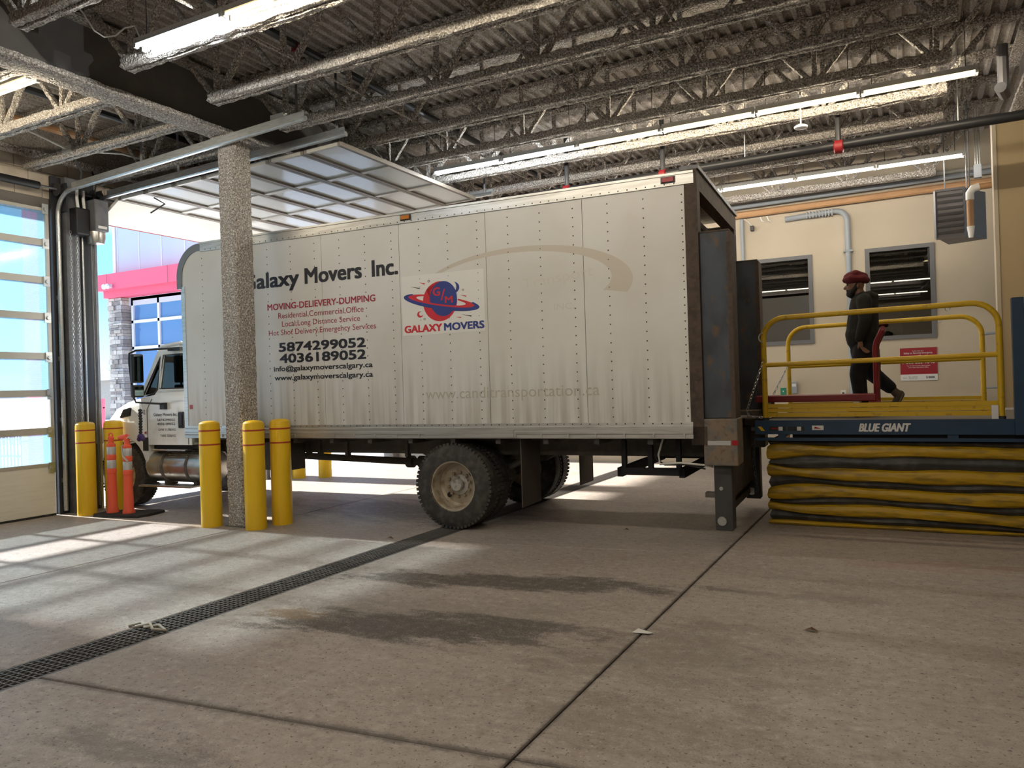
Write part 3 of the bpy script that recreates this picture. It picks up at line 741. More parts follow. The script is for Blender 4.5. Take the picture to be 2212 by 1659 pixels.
MB().tube([(.13, -.05, 1.1), (.2, -.1, 1.13), (.2, .02, 1.05), (.08, -.1, 1.0), (.12, -.12, .85), (.2, -.12, .78)], .014, 6).build('rope_end', 'rope', dl)
MB().ell((.06, -.04, 1.12), (.09, .06, .04)).build('folded_strap', 'orange', dl)

# ================================================================ BOX TRUCK
TK = thing('box_truck', 'white box moving truck with red and black lettering backed up to the lift', 'truck', (-4.9+.03*math.sin(R(2.7)), 7.69-.03*math.cos(R(2.7)), 0), rz=R(2.7))
BW = 2.6
Z0, Z1, FU, RU = 1.09, 3.83, -4.28, 2.9
# side panels (near side) with seams
seams = [FU, -2.98, -1.79, -.60, .59, 1.78, RU]
for i, (a, b) in enumerate(zip(seams, seams[1:])):
    if i == 0:
        poly = [(a, 1.24), (b-.003, 1.24), (b-.003, 3.74), (-3.93, 3.74)] + [(p[0], p[2]) for p in arc((-3.93, 3.39), .35, 90, 180, 8)]
        MB().prism(poly, 0, .02).build('side_panel', 'truck_side', TK, 0)
    else: bxo('side_panel', 'truck_side', TK, a+.003, b-.003, 0, .02, 1.24, 3.74)
bxo('far_side', 'truck_side', TK, FU+.02, RU, BW-.02, BW, 1.24, 3.74)
bxo('inner_lining', 'wood_box', TK, FU+.05, RU, .03, .045, 1.25, 3.7); bxo('inner_lining', 'wood_box', TK, FU+.05, RU, BW-.045, BW-.03, 1.25, 3.7)
bxo('cargo_floor', 'wood_box', TK, FU+.05, RU, .02, BW-.02, 1.12, 1.22)
bxo('roof', 'alu', TK, -3.93, RU, .01, BW-.01, 3.805, Z1)
bxo('front_wall', 'truck_side', TK, FU, FU+.04, .02, BW-.02, 1.12, 3.4)
op_ = [(p[0], p[2]) for p in arc((-3.93, 3.39), .44, 90, 180, 10)]; ip_ = [(p[0], p[2]) for p in arc((-3.93, 3.39), .40, 180, 90, 10)]
MB().prism([(x+.0, z) for x, z in op_]+ip_, .02, BW-.02).build('front_cap', 'truck_side', TK)
op_ = [(-3.86, 3.83)]+[(p[0], p[2]) for p in arc((-3.93, 3.39), .445, 90, 180, 12)]+[(-4.375, 3.22)]
ip_ = [(-4.285, 3.22)]+[(p[0], p[2]) for p in arc((-3.93, 3.39), .345, 180, 90, 12)]+[(-3.86, 3.735)]
MB().prism(op_+ip_, -.012, .05).build('corner_trim', mat('trim_grey', (.20, .205, .21), .4, .3), TK)
bxo('front_edge_trim', 'alu', TK, FU-.02, FU+.05, -.008, .03, 1.1, 3.25)
bxo('top_rail', 'alu', TK, -3.9, RU+.1, -.018, .03, 3.715, Z1); bxo('top_rail_lip', 'alu', TK, -3.9, RU+.1, -.03, .02, 3.82, 3.845)
MB().prism([(-.004, 1.085), (-.022, 1.09), (-.022, 1.13), (-.030, 1.14), (-.030, 1.165), (-.020, 1.175), (-.020, 1.215), (-.012, 1.225), (-.010, 1.26), (.02, 1.26), (.02, 1.085)], FU, RU+.02, 'x').build('bottom_rail', 'alu', TK, 0)
bxo('rub_plate', 'alu', TK, -.29, .89, -.036, -.02, 1.10, 1.185)
for k in range(22): bxo('rail_bracket', 'alu', TK, -3.9+.32*k, -3.88+.32*k, -.038, -.02, 1.10, 1.15)
rv = MB()
def rivet(u, z, v=0, r=.0085):
    rv.add([(u+r*math.cos(k*PI/3), v, z+r*math.sin(k*PI/3)) for k in range(6)]+[(u, v-.006, z)], [(k, (k+1) % 6, 6) for k in range(6)])
u = RU-.04; us = []
while u > FU+.1: us.append(u); u -= .397
us[0] = RU-.03
for u in us:
    z = 1.32
    while z < 3.68:
        if u > -3.9 or z < 3.45: rivet(u, z)
        z += .082 if u == us[0] else .1
u = -3.8
while u < RU: rivet(u, 3.735, -.018); rivet(u, 1.245, -.0115); u += .1
tag(rv.build('rivets', mat('rivet', (.10, .09, .08), .5, .5), TK, 0), kind='stuff')
# marker lamps
for u, c in ((-.477, 'amber'), (2.74, 'lamp_red')):
    q = bxo('marker_lamp', c, TK, u-.06, u+.06, -.045, -.015, 3.755, 3.80); bxo('lamp_base', 'black', q, u-.075, u+.075, -.03, -.012, 3.745, 3.81)
# lettering
TX = lambda n_, b_, m_, l_, z_, w_, c_, **k_: text(n_, b_, m_, TK, l_, z_, w_, c_, off=-.0025, **k_)
for b_, l_, w_ in (('Galaxy', -3.14, .97), ('Movers', -2.06, .89), ('Inc.', -1.0, .37)): TX('company_name', b_, 'decal_black', l_, 3.11, w_, .20, bold=.055)
TX('services_heading', 'MOVING-DELIEVERY-DUMPING', 'decal_red', -2.71, 2.80, 1.74, .083, bold=.04)
TX('services_line', 'Residential,Commercial,Office', 'decal_red', -2.53, 2.68, 1.38, .075)
TX('services_line', 'Local;Long Distance Service', 'decal_red', -2.47, 2.57, 1.26, .072)
TX('services_line', 'Hot Shot Delivery,', 'decal_red', -2.70, 2.46, .845, .072); TX('services_line', 'Emergency Services', 'decal_red', -1.845, 2.46, .875, .072)
TX('phone_number', '5874299052', 'decal_black', -2.53, 2.24, 1.39, .115, bold=.075)
TX('phone_number', '4036189052', 'decal_black', -2.52, 2.09, 1.38, .115, bold=.075)
TX('email_line', 'info@galaxymoverscalgary.ca', 'decal_black', -2.63, 1.98, 1.59, .066, bold=.05)
TX('web_line', 'www.galaxymoverscalgary.ca', 'decal_black', -2.62, 1.86, 1.58, .066, bold=.05)
# ghost marks of an older sign
TX('old_web_line', 'www.canditransportation.ca', 'ghost_low', -.28, 1.56, 2.2, .13, bold=-.004)
TX('old_sign', 'Transport', 'ghost', 1.05, 2.78, .85, .12, bold=-.01, rot=.10); TX('old_sign', 'INC.', 'ghost', 1.42, 2.52, .24, .07)
pt = []
for i in range(33):
    a = R(170-188*i/32); pt.append((1.0+1.33*math.cos(a), 2.80+.47*math.sin(a)))
for i in range(32, -1, -1):
    a = R(170-188*i/32); th = .03+.19*(i/32)**2; pt.append((1.0+(1.33-th*1.3)*math.cos(a), 2.80+(.47-th*.5-.03)*math.sin(a)))
nb = len(pt)//2
mb = MB(); mb.add([(x, -.0015, z) for x, z in pt], [(i, i+1, nb*2-i, nb*2+1-i) for i in range(nb)]); mb.build('old_sign_arc', 'ghost_arc', TK, 0)
# round logo decal
dec = MB().box(-.575, .555, -.0022, 0, 2.34, 3.065).build('logo_decal', 'decal_white', TK, 0)
# logo pixel frame (crop 2212x1548 over px 860..1060 x 590..730) mapped onto the panel
def LG(x, y):
    fx = (x-130)/1760.; fy = (y-40)/1400.
    return -.545+fx*1.03, 3.045-.70*fy-.005+(fx-.5)*.0
def flat(name, pts, material, off, parent=dec):
    mb = MB(); mb.add([(a, off, b) for a, b in (LG(*p) for p in pts)], [tuple(range(len(pts)))]); return mb.build(name, material, parent, 0)
def strip(name, A, B, material, off):
    n = len(A); mb = MB(); mb.add([(a, off, b) for a, b in (LG(*p) for p in list(A)+list(B))], [(i, i+1, n+i+1, n+i) for i in range(n-1)]); return mb.build(name, material, dec, 0)
circ = lambda cx, cy, rx, ry, n=40, a0=0, a1=360: [(cx+rx*math.cos(R(a0+(a1-a0)*i/n)), cy+ry*math.sin(R(a0+(a1-a0)*i/n))) for i in range(n)]
flat('planet_disc', circ(990, 665, 402, 478), 'logo_red', -.0030)  # red disc of the print, behind the blue planet
flat('planet', circ(1072, 610, 318, 418), 'logo_blue', -.0036)
# ring: tilted ellipse band, front half over the planet, back half open
def ring(rx, ry, cx=1008, cy=690, tilt=12.5, a0=0, a1=360, n=64):
    o = []
    for i in range(n+1):
        a = R(a0+(a1-a0)*i/n); x, y = rx*math.cos(a), ry*math.sin(a); c, s = math.cos(R(tilt)), math.sin(R(tilt)); o.append((cx+x*c-y*s, cy+x*s+y*c))
    return o
strip('ring_outer', ring(905, 175, a0=-12, a1=192), ring(790, 108, cy=668, a0=-12, a1=192), 'logo_blue', -.0042)
strip('ring_inner', ring(830, 135, cy=676, a0=-62, a1=242), ring(590, 82, cy=655, a0=-48, a1=228), 'logo_red', -.0040)
strip('ring_tip', ring(905, 175, a0=-35, a1=-12), ring(800, 120, cy=672, a0=-30, a1=-12), 'logo_blue', -.0042)
strip('ring_tip', ring(905, 175, a0=192, a1=218), ring(800, 120, cy=672, a0=192, a1=212), 'logo_blue', -.0042)
flat('planet_front', [p for p in circ(1072, 610, 318, 418, 60) if p[1] < 660], 'logo_blue', -.0046)
flat('planet_front', [p for p in circ(990, 665, 402, 478, 80) if p[1] < 620 and p[0] < 770]+[(770, 620), (765, 560), (790, 430), (850, 320), (940, 215)], 'logo_red', -.0045)
strip('crescent', circ(1310, 370, 140, 138, 20, -80, 70), circ(1262, 350, 118, 150, 20, -55, 50), 'logo_blue', -.0034)
strip('crescent', circ(510, 945, 72, 76, 20, 20, 270), circ(535, 930, 50, 52, 20, 40, 262), 'logo_red', -.0034)
for p in ([(500, 165), (655, 205), (630, 232)], [(1470, 558), (1612, 590), (1590, 612)], [(1340, 1068), (1480, 1082), (1460, 1104)]): flat('streak', p, 'logo_red', -.003)
for p in ([(280, 255), (530, 305), (510, 325)], [(1470, 1015), (1718, 1065), (1700, 1088)]): flat('streak', p, 'decal_black', -.003)
for cx, cy, r_ in ((740, 160, 30), (1528, 445, 24), (615, 1065, 24)): strip('dot_ring', circ(cx, cy, r_, r_, 17, 0, 382), circ(cx, cy, r_*.6, r_*.6, 17, 0, 382), 'decal_black', -.003)
def LT(body, material, x, y, wpx, hpx, bold=.05):
    a = LG(x, y); b = LG(x+wpx, y); t = LG(x, y-hpx); return text('logo_letters', body, material, dec, a[0], a[1], b[0]-a[0], t[1]-a[1], off=-.005, bold=bold)
LT('G', 'logo_red', 835, 525, 160, 195); LT('/', 'logo_red', 1010, 640, 110, 260, .01); LT('M', 'logo_red', 1115, 720, 170, 160)
text('logo_name', 'GALAXY', 'logo_red', dec, -.545, 2.375, .52, .085, off=-.004, bold=.07)
text('logo_name', 'MOVERS', 'logo_blue', dec, .01, 2.375, .53, .085, off=-.004, bold=.07)
# rear frame and open cargo space
for v in (0, BW-.13): bxo('rear_post', 'rust', TK, RU, RU+.13, v-.01, v+.14, 1.02, 3.86)
bxo('rear_header', 'rust', TK, RU, RU+.13, .13, BW-.13, 3.66, 3.87); bxo('header_lip', 'steel_grey', TK, RU-.04, RU+.15, -.01, BW+.01, 3.86, 3.90)
bxo('rear_sill', 'rust', TK, RU, RU+.16, -.01, BW+.01, 1.02, 1.21)
rd = MB()
for k in range(9): rd.box(RU-.35-.32*k-.31, RU-.35-.32*k, .15, BW-.15, 3.50, 3.53)
rd.build('roll_up_door', mat('roll_door', (.42, .30, .10), .6), TK, 0)
MB().tube([(RU-.12, .12, 3.56), (RU-.12, BW-.12, 3.56)], .035, 10).build('door_roller', 'steel_grey', TK)
for k in range(10): bxo('cargo_strip', 'wood_box', TK, FU+.5+.7*k, FU+.54+.7*k, BW-.06, BW-.045, 1.25, 3.7)
# tail lift: columns, housings, legs, folded platform
for s, v in ((0, .03), (1, BW-.33)):
    c = bxo('lift_column', 'gate_blue', TK, RU+.13, RU+.43, v, v+.30, 1.29, 3.2, bevel=.01)
    bxo('column_cap', 'rust', c, RU+.13, RU+.43, v, v+.30, 3.2, 3.215); bxo('column_edge', 'rust', c, RU+.40, RU+.445, v-.004, v+.31, 1.29, 3.19)
    h = bxo('lift_housing', 'gate_tan', TK, RU+.12, RU+.46, v-.035, v+.33, .81, 1.29, bevel=.012)
    bxo('reflector', 'lamp_red', h, RU+.40, RU+.462, v-.038, v-.03, 1.02, 1.07); bxo('tape', 'reflective', h, RU+.15, RU+.39, v-.037, v-.03, 1.02, 1.065)
    l = bxo('lift_leg', 'gate_leg', TK, RU+.20, RU+.38, v+.04, v+.24, .14, .81, bevel=.008)
    MB().lathe([(.015, -.012), (.045, -.012), (.05, 0)], (RU+.27, v+.04, .235), 'y', 18).build('pivot', 'galv', l); MB().lathe([(.01, -.01), (.02, -.01), (.02, 0)], (RU+.27, v+.04, .57), 'y', 10).build('bolt', 'galv', l)
bxo('arm', 'frame_dark', TK, RU+.1, RU+.2, .1, .2, .47, .52)
bxo('folded_platform', mat('plate_dark', (.05, .04, .033), .75, .1, layers=[(6, (.085, .062, .045), .45, .65, U, .9)]), TK, RU+.17, RU+.23, .34, BW-.34, .27, 1.2)
bxo('platform_fold', 'frame_dark', TK, RU+.23, RU+.30, .4, BW-.4, .40, 1.1)
bxo('platform_lip', 'frame_dark', TK, RU+.16, RU+.26, .36, BW-.36, .22, .30)
# chassis
for v in (.62, 1.90):
    bxo('chassis_rail', 'frame_dark', TK, FU-2.0, RU+.1, v, v+.08, .84, 1.07)
bxo('sub_rail', 'frame_dark', TK, FU, RU, .35, .6, 1.04, 1.10); bxo('sub_rail', 'frame_dark', TK, FU, RU, 2.0, 2.25, 1.04, 1.10)
for k in range(12): bxo('cross_member', 'frame_dark', TK, FU+.1+.6*k, FU+.16+.6*k, .05, BW-.05, 1.02, 1.10)
for u_ in (-2.62, -2.42, -1.95, -.98): bxo('hanger_plate', 'frame_dark', TK, u_, u_+.045, .58, .66, .80, 1.08)
bxo('battery_box', 'frame_dark', TK, -3.3, -2.68, .3, .62, .62, 1.02)
MB().tube([(-4.2, 1.3, .75), (-1.3, 1.3, .66), (0, 1.3, .56)], .05, 10).build('drive_shaft', 'frame_dark', TK)
for u_ in (-1.35, -1.15): MB().lathe([(.04, -.06), (.085, -.05), (.085, .05), (.04, .06)], (u_, 1.3, .66), 'x', 14).build('shaft_joint', 'frame_dark', TK)
MB().tube([(.05, .2, .51), (.05, BW-.2, .51)], .07, 10).ell((.05, 1.3, .51), (.22, .22, .2)).build('rear_axle', 'frame_dark', TK)
for v in (.7, 1.85): MB().tube([(-.75, v, .86), (-.4, v, .68), (.05, v, .62), (.5, v, .68), (.85, v, .86)], .04, 6).build('leaf_spring', 'frame_dark', TK)
ub = MB().box(2.0, 2.75, .3, .38, .66, .74).box(2.0, 2.75, BW-.38, BW-.3, .66, .74).box(2.0, 2.06, .3, BW-.3, .64, .74).box(2.69, 2.75, .3, BW-.3, .64, .74)
for u_ in (2.05, 2.35, 2.66): ub.box(u_, u_+.05, .3, .37, .74, 1.05).box(u_, u_+.05, BW-.37, BW-.3, .74, 1.05)
ub.build('underride_guard', 'black_soft', TK, 0)
MB().tube([(2.55, .2, 1.08), (2.5, .18, .9), (2.52, .16, .80), (2.75, .14, .82), (3.0, .14, .80), (3.08, .16, .78)], .012, 6).build('hanging_cable', 'cable', TK)
MB().tube([(2.58, .22, 1.06), (2.46, .2, .86), (2.56, .2, .79), (2.8, .16, .80), (3.0, .15, .76)], .010, 6).build('hanging_cable', 'rubber', TK)
for v in (.05, BW-.6): MB().box(.93, .942, v, v+.55, .29, 1.08).build('mud_flap', mat('flap', (.075, .06, .05), .8) if v < 1 else 'flap', TK, 0)
def wheel(u_, v_, rad, wid, face, dual=False, name='rear_wheel'):
    """face -1: outer side looks to -v"""
    q = link(name, None, TK); q.location = (u_, v_, rad); q.empty_display_size = .1
    k = rad/.518
    tp = [(.30*k, 0), (.33*k, -.005), (.40*k, -.012), (.455*k, .004), (.49*k, .02), (.505*k, .045), (.51*k, .09), (.51*k, wid-.09), (.505*k, wid-.045), (.455*k, wid), (.30*k, wid)]
    MB().lathe([(r_, (h if face < 0 else -h)) for r_, h in tp], axis='y', n=48, close=True).build('tyre', 'tyre', q)
    tr = MB()
    for i in range(60):
        a = 2*PI*i/60
        for h in (.012, wid-.052):
            c, s_ = math.cos(a), math.sin(a); hh = h if face < 0 else -h-.04
            p = [Vector((c*rr-s_*t_, y_, s_*rr+c*t_)) for rr in (.485*k, .5135*k) for y_ in (hh, hh+.05) for t_ in (-.017, .017)]
            tr.add(p, [(0,1,3,2),(4,6,7,5),(0,4,5,1),(2,3,7,6),(0,2,6,4),(1,5,7,3)])
    tag(tr.build('tread_blocks', 'tyre', q, 0), kind='stuff')
    sg = 1 if face < 0 else -1
    dish = .20 if dual else .05
    rp_ = [(.305*k, -.004), (.30*k, .012), (.283*k, .016), (.272*k, .05), (.262*k, dish*.9), (.235*k, dish+.005), (.13*k, dish-.005), (.125*k, dish-.012), (.02, dish-.012), (.02, dish+.03), (.30*k, dish+.03)]
    MB().lathe([(r_, h*sg) for r_, h in rp_], axis='y', n=40, close=True).build('rim', 'rim', q)
    MB().lathe([(.02, sg*(dish-.11)), (.068, sg*(dish-.11)), (.078, sg*(dish-.095)), (.078, sg*(dish-.04)), (.125, sg*(dish-.03)), (.13, sg*dish)], axis='y', n=20).build('hub', 'hub', q)
    nm = MB().lathe([(.008, -.045*sg), (.02, -.04*sg), (.02, 0)], axis='y', n=6).mesh('wheel_nut', 'rim')
    for i in range(10):
        a = 2*PI*i/10+.2; link('wheel_nut', nm, q, (.148*math.cos(a), sg*(dish-.005), .148*math.sin(a)))
    hm = MB().lathe([(.002, -.002*sg), (.032, -.002*sg), (.032, .004*sg)], axis='y', n=14).mesh('hand_hole', 'black')
    for i in range(2):
        a = PI*i+3.85; link('hand_hole', hm, q, (.205*math.cos(a), sg*(dish-.001), .205*math.sin(a)))
    return q
wheel(.05, .0, .517, .26, -1, True); wheel(.05, .31, .517, .26, -1)
wheel(.05, BW, .517, .26, 1, True); wheel(.05, BW-.31, .517, .26, 1)
wheel(-5.92, .22, .50, .28, -1, False, 'front_wheel'); wheel(-5.92, BW-.22, .50, .28, 1, False, 'front_wheel')
MB().tube([(-5.92, .3, .5), (-5.92, BW-.3, .5)], .06, 8).build('front_axle', 'frame_dark', TK)
# cab
cab = link('cab', None, TK)
for sgn, v in ((-1, .20), (1, 2.40)):
    def sk(pl, nm='cab_skin', t0=0., t1=.05, mtr='paint_white'):
        return MB().prism(pl, v+(t0 if sgn < 0 else -t0), v+(t1 if sgn < 0 else -t1)).build(nm, mtr, cab, 0)
    sk([(-5.30, .97), (-4.46, .97), (-4.46, 1.80), (-5.06, 1.80), (-5.14, 1.72), (-5.44, 1.68), (-5.44, 1.05)], 'cab_door')
    sk([(-4.46, .97), (-4.40, .97), (-4.40, 2.40), (-4.46, 2.36)]); sk([(-4.47, 2.32), (-4.40, 2.40), (-4.58, 2.47), (-4.98, 2.43), (-5.05, 2.37), (-4.98, 2.32)])
    sk([(-5.05, 2.37), (-4.98, 2.33), (-5.38, 1.70), (-5.46, 1.70)]); sk([(-4.98, 2.32), (-4.93, 2.32), (-5.03, 1.80), (-5.09, 1.80)], t0=-.004)
    MB().prism([(-4.94, 2.32), (-4.47, 2.32), (-4.47, 1.80), (-5.04, 1.80)], v+.02, v+.026).build('side_window', 'cab_glass', cab, 0)
    MB().prism([(-5.0, 2.29), (-5.09, 1.80), (-5.16, 1.73), (-5.37, 1.71)], v+.02, v+.026).build('vent_window', 'cab_glass', cab, 0)
    MB().tube([(-4.99, v-.004 if sgn < 0 else v+.004, 2.28), (-5.38, v-.004 if sgn < 0 else v+.004, 1.71), (-5.15, v-.004 if sgn < 0 else v+.004, 1.74), (-5.07, v-.004 if sgn < 0 else v+.004, 1.80)], .012, 6, closed=True).build('window_seal', 'rubber', cab)
    MB().tube([(-4.935, v-.003*-sgn*-1, 2.31), (-4.48, v-.003*-sgn*-1, 2.31), (-4.48, v-.003*-sgn*-1, 1.81), (-5.035, v-.003*-sgn*-1, 1.81)], .011, 6, closed=True).build('window_seal', 'rubber', cab)
bxo('cab_back', 'paint_white', cab, -4.44, -4.40, .22, 2.38, .97, 2.40)
MB().prism([(-4.40, 2.38), (-4.40, 2.43), (-4.58, 2.50), (-4.98, 2.46), (-5.06, 2.38), (-4.98, 2.40), (-4.6, 2.44)], .20, 2.40).build('roof', 'paint_white', cab)
MB().prism([(-5.06, 2.37), (-5.04, 2.37), (-5.44, 1.70), (-5.46, 1.70)], .26, 2.34).build('windshield', mat('screen', (.05, .16, .34), .08, spec=1), cab, 0)  # blue of the reflected sky painted into the glass colour
bxo('cab_floor', 'interior', cab, -5.4, -4.44, .26, 2.34, 1.0, 1.06); bxo('firewall', 'interior', cab, -5.44, -5.40, .26, 2.34, 1.0, 1.68)
bxo('dashboard', 'seat_dark', cab, -5.42, -5.15, .3, 2.3, 1.45, 1.72, bevel=.04)
for v in (.45, 1.5): bxo('seat', 'seat_dark', cab, -4.95, -4.5, v, v+.5, 1.06, 1.5, bevel=.05); bxo('seat_back', 'seat_dark', cab, -4.62, -4.48, v, v+.5, 1.45, 2.05, bevel=.05)
sw = [(-5.0+.19*math.cos(a)*.45, .62+.20*math.sin(a), 1.86+.19*math.cos(a)*.7) for a in [2*PI*i/24 for i in range(24)]]
MB().tube(sw, .014, 6, closed=True).build('steering_wheel', 'black', cab); MB().tube([(-5.0, .62, 1.86), (-5.2, .62, 1.72)], .02, 6).build('steering_column', 'black', cab)
# hood and fenders
hood = MB()
secs = [(-5.45, 1.70, .21, 1.02), (-5.80, 1.645, .22, 1.02), (-6.10, 1.55, .27, 1.0), (-6.40, 1.40, .38, .9), (-6.72, 1.16, .46, .72), (-6.85, .98, .52, .7)]
rings = []
for u_, zt, vi, zb in secs:
    rings.append([(u_, vi, zb), (u_, vi, zt-.13), (u_, vi+.03, zt-.04), (u_, vi+.16, zt+.005), (u_, 1.3, zt+.03), (u_, 2.6-vi-.16, zt+.005), (u_, 2.6-vi-.03, zt-.04), (u_, 2.6-vi, zt-.13), (u_, 2.6-vi, zb)])
vsx = [p for r_ in rings for p in r_]; nr_ = 9
fcs = [(i*nr_+k, i*nr_+k+1, (i+1)*nr_+k+1, (i+1)*nr_+k) for i in range(len(rings)-1) for k in range(nr_-1)]
fcs += [tuple(range(nr_)), tuple(reversed(range((len(rings)-1)*nr_, len(rings)*nr_)))]
hood.add(vsx, fcs); hood.build('hood', 'paint_white', cab, 1.2)
for v, t_ in ((.19, 1), (2.41, -1)):
    fp = [(-5.31, .62), (-5.31, 1.10), (-5.42, 1.22), (-5.62, 1.30), (-5.92, 1.34), (-6.22, 1.28), (-6.50, 1.12), (-6.68, .90), (-6.70, .70), (-6.56, .70)]+[(p[0], p[2]) for p in arc((-5.92, .52), .60, 165, 20, 12)]+[(-5.36, .62)]
    MB().prism(fp, v, v+t_*.30).build('fender', 'paint_white', cab, .9)
for k in range(5):
    MB().bar((-5.90+.012*k, .215-.004*(4-k), 1.40+.024*k), (-5.70+.006*k, .205, 1.43+.024*k), .02, .012, (0, 1, 0)).build('hood_vent_slat', 'black', cab, 0)
MB().prism([(-5.93, 1.375), (-5.69, 1.41), (-5.665, 1.53), (-5.74, 1.53), (-5.86, 1.48)], .212, .25).build('hood_vent', 'black_soft', cab, 0)
bxo('grille', 'chrome', cab, -6.9, -6.85, .7, 1.9, .7, 1.05); bxo('bumper', 'chrome', cab, -7.05, -6.86, .15, 2.45, .42, .68, bevel=.03)
bxo('side_marker', 'lamp_red', cab, -5.36, -5.33, .185, .195, 1.14, 1.17); bxo('splash_panel', 'black_soft', cab, -5.40, -5.30, .185, .2, .88, 1.08)
hd = bxo('door_handle', 'black', cab, -4.64, -4.53, .17, .2, 1.22, 1.46, bevel=.012); bxo('handle_grip', 'steel_dark', hd, -4.60, -4.56, .15, .17, 1.26, 1.42)
MB().tube([(-5.04, .196, 1.765), (-4.5, .196, 1.775)], .009, 6).build('belt_line', 'alu', cab); bxo('door_crease', 'alu', cab, -4.8, -4.46, .196, .2, 1.615, 1.63)
MB().tube([(-5.31, .197, 1.02), (-5.31, .197, 1.5), (-5.2, .197, 1.66)], .005, 5).build('door_gap', 'black', cab); MB().tube([(-4.462, .197, .98), (-4.462, .197, 2.33)], .005, 5).build('door_gap', 'black', cab)
CT = lambda b_, l_, z_, w_, c_, bo=.01: text('door_lettering', b_, 'decal_black', cab, l_, z_, w_, c_, off=.1975, bold=bo)
CT('Galaxy Movers Inc.', -5.17, 1.40, .49, .05); CT('5874299052', -5.10, 1.325, .37, .036, .02); CT('4036189052', -5.10, 1.265, .37, .036, .02); CT('GVW 11,780 KG', -5.08, 1.18, .36, .034, .01); CT('TARE 7200 KG', -5.04, 1.09, .32, .034, .01); CT('42', -5.42, 1.43, .07, .07, 0)
bxo('fuel_decal', 'lamp_red', TK, -4.2, -4.14, -.0025, 0, 1.5, 1.56)
# mirrors
mr = link('mirror_arm', None, TK)
MB().tube([(-4.5, .2, 2.40), (-4.75, .05, 2.39), (-5.05, -.18, 2.37), (-5.13, -.22, 2.33), (-5.14, -.22, 2.2), (-5.08, -.22, 1.72), (-5.05, -.2, 1.62), (-4.98, -.05, 1.60), (-4.92, .2, 1.58)], .015, 8).build('loop', 'black', mr)
for z0_, z1_ in ((1.90, 2.32), (1.69, 1.87)):
    h = bxo('mirror_head', 'black', mr, -5.09, -5.02, -.26, -.07, z0_, z1_, bevel=.02); bxo('mirror_glass', 'mirror', h, -5.021, -5.017, -.24, -.09, z0_+.025, z1_-.025)
bxo('arm_mount', 'black', mr, -4.75, -4.5, .12, .22, 2.36, 2.41); bxo('arm_mount', 'black', mr, -4.97, -4.88, .14, .22, 1.5, 1.6)
# fuel tank and steps
tk = link('fuel_tank', None, TK)
MB().lathe([(.20, -5.36), (.24, -5.34), (.245, -5.3), (.245, -4.2), (.24, -4.16), (.20, -4.14)], (0, .42, .64), 'x', 32).build('shell', 'chrome', tk)
for u_ in (-5.02, -4.52): MB().lathe([(.245, u_-.025), (.255, u_-.022), (.255, u_+.022), (.245, u_+.025)], (0, .42, .64), 'x', 32).build('strap', 'frame_dark', tk)
bxo('top_step', 'chrome', tk, -5.15, -4.45, .12, .42, .885, .905)
sp_ = MB()
for i in range(13):
    for j in range(4): sp_.lathe([(.001, -.001), (.010, -.001), (.010, .001)], (-4.85+.045*i-(j % 2)*.02, .19+.014*j, .80+.028*j), 'z', 6)
tag(sp_.build('tread_dimples', 'sign_white', tk, 0), kind='stuff')
bxo('low_step', 'chrome', tk, -5.42, -4.35, .1, .38, .35, .375); bxo('step_hanger', 'frame_dark', tk, -5.1, -5.04, .3, .5, .36, .6); bxo('step_hanger', 'frame_dark', tk, -4.5, -4.44, .3, .5, .36, .6)
bxo('cab_sill', 'black_soft', tk, -5.3, -4.1, .3, .5, .90, .97)

# ---- tassel hanging from the mirror
def tw(u_, v_, z_):
    a = R(2.7); return (TK.location.x+u_*math.cos(a)-v_*math.sin(a), TK.location.y+u_*math.sin(a)+v_*math.cos(a), z_)
tl_ = thing('mirror_tassel', 'dark braided tassel with purple end hanging from the truck mirror', 'ornament', tw(-5.04, -.14, 0))
MB().tube([(0, 0, 1.62), (0, 0, 1.15)], .006, 6).build('cord', 'black', tl_)
bd = MB().ell((0, 0, 0), (.028, .028, .024), 8, 5).mesh('bead', 'black_soft')
for k in range(9): link('bead', bd, tl_, (random.uniform(-.008, .008), 0, 1.50-.04*k))
MB().ell((0, 0, 1.12), (.06, .04, .045)).ell((.04, 0, 1.09), (.04, .03, .04)).ell((-.04, 0, 1.08), (.035, .03, .035)).build('end_knot', 'purple', tl_)

# ================================================================ DOCK LIFT
LF = thing('dock_lift', 'blue scissor dock lift with yellow rails and striped accordion skirt', 'dock lift', (0, 0, 0))
bxo('deck', 'lift_deck', LF, -1.53, 1.22, 9.16, 11.30, 1.13, 1.2)
bxo('side_beam', 'lift_blue', LF, -1.60, 1.26, 9.12, 9.16, 1.04, 1.2); bxo('side_beam', 'lift_blue', LF, -1.53, 1.26, 11.30, 11.34, 1.04, 1.2)
bxo('end_beam', 'lift_blue', LF, -1.53, -1.49, 9.16, 11.3, 1.04, 1.2)
bxo('lower_rail', 'lift_blue', LF, -1.62, 1.24, 9.14, 9.18, .965, 1.0); bxo('spacer', 'lift_blue', LF, .34, .44, 9.14, 9.17, 1.0, 1.04); bxo('spacer', 'lift_blue', LF, -1.35, -1.27, 9.14, 9.17, 1.0, 1.04)
bxo('under_deck_shade', 'black_soft', LF, -1.2, 1.2, 9.2, 11.2, .96, 1.1)  # black box standing in for the shade under the deck
bxo('gate_post', 'lift_blue', LF, .93, 1.035, 9.06, 9.16, 1.04, 2.42, bevel=.006); bxo('gate_post', 'lift_blue', LF, 1.06, 1.24, 9.02, 9.10, .98, 2.45)
bxo('bridge_lip', 'lift_deck', LF, -2.0, -1.52, 9.3, 9.95, 1.215, 1.228)
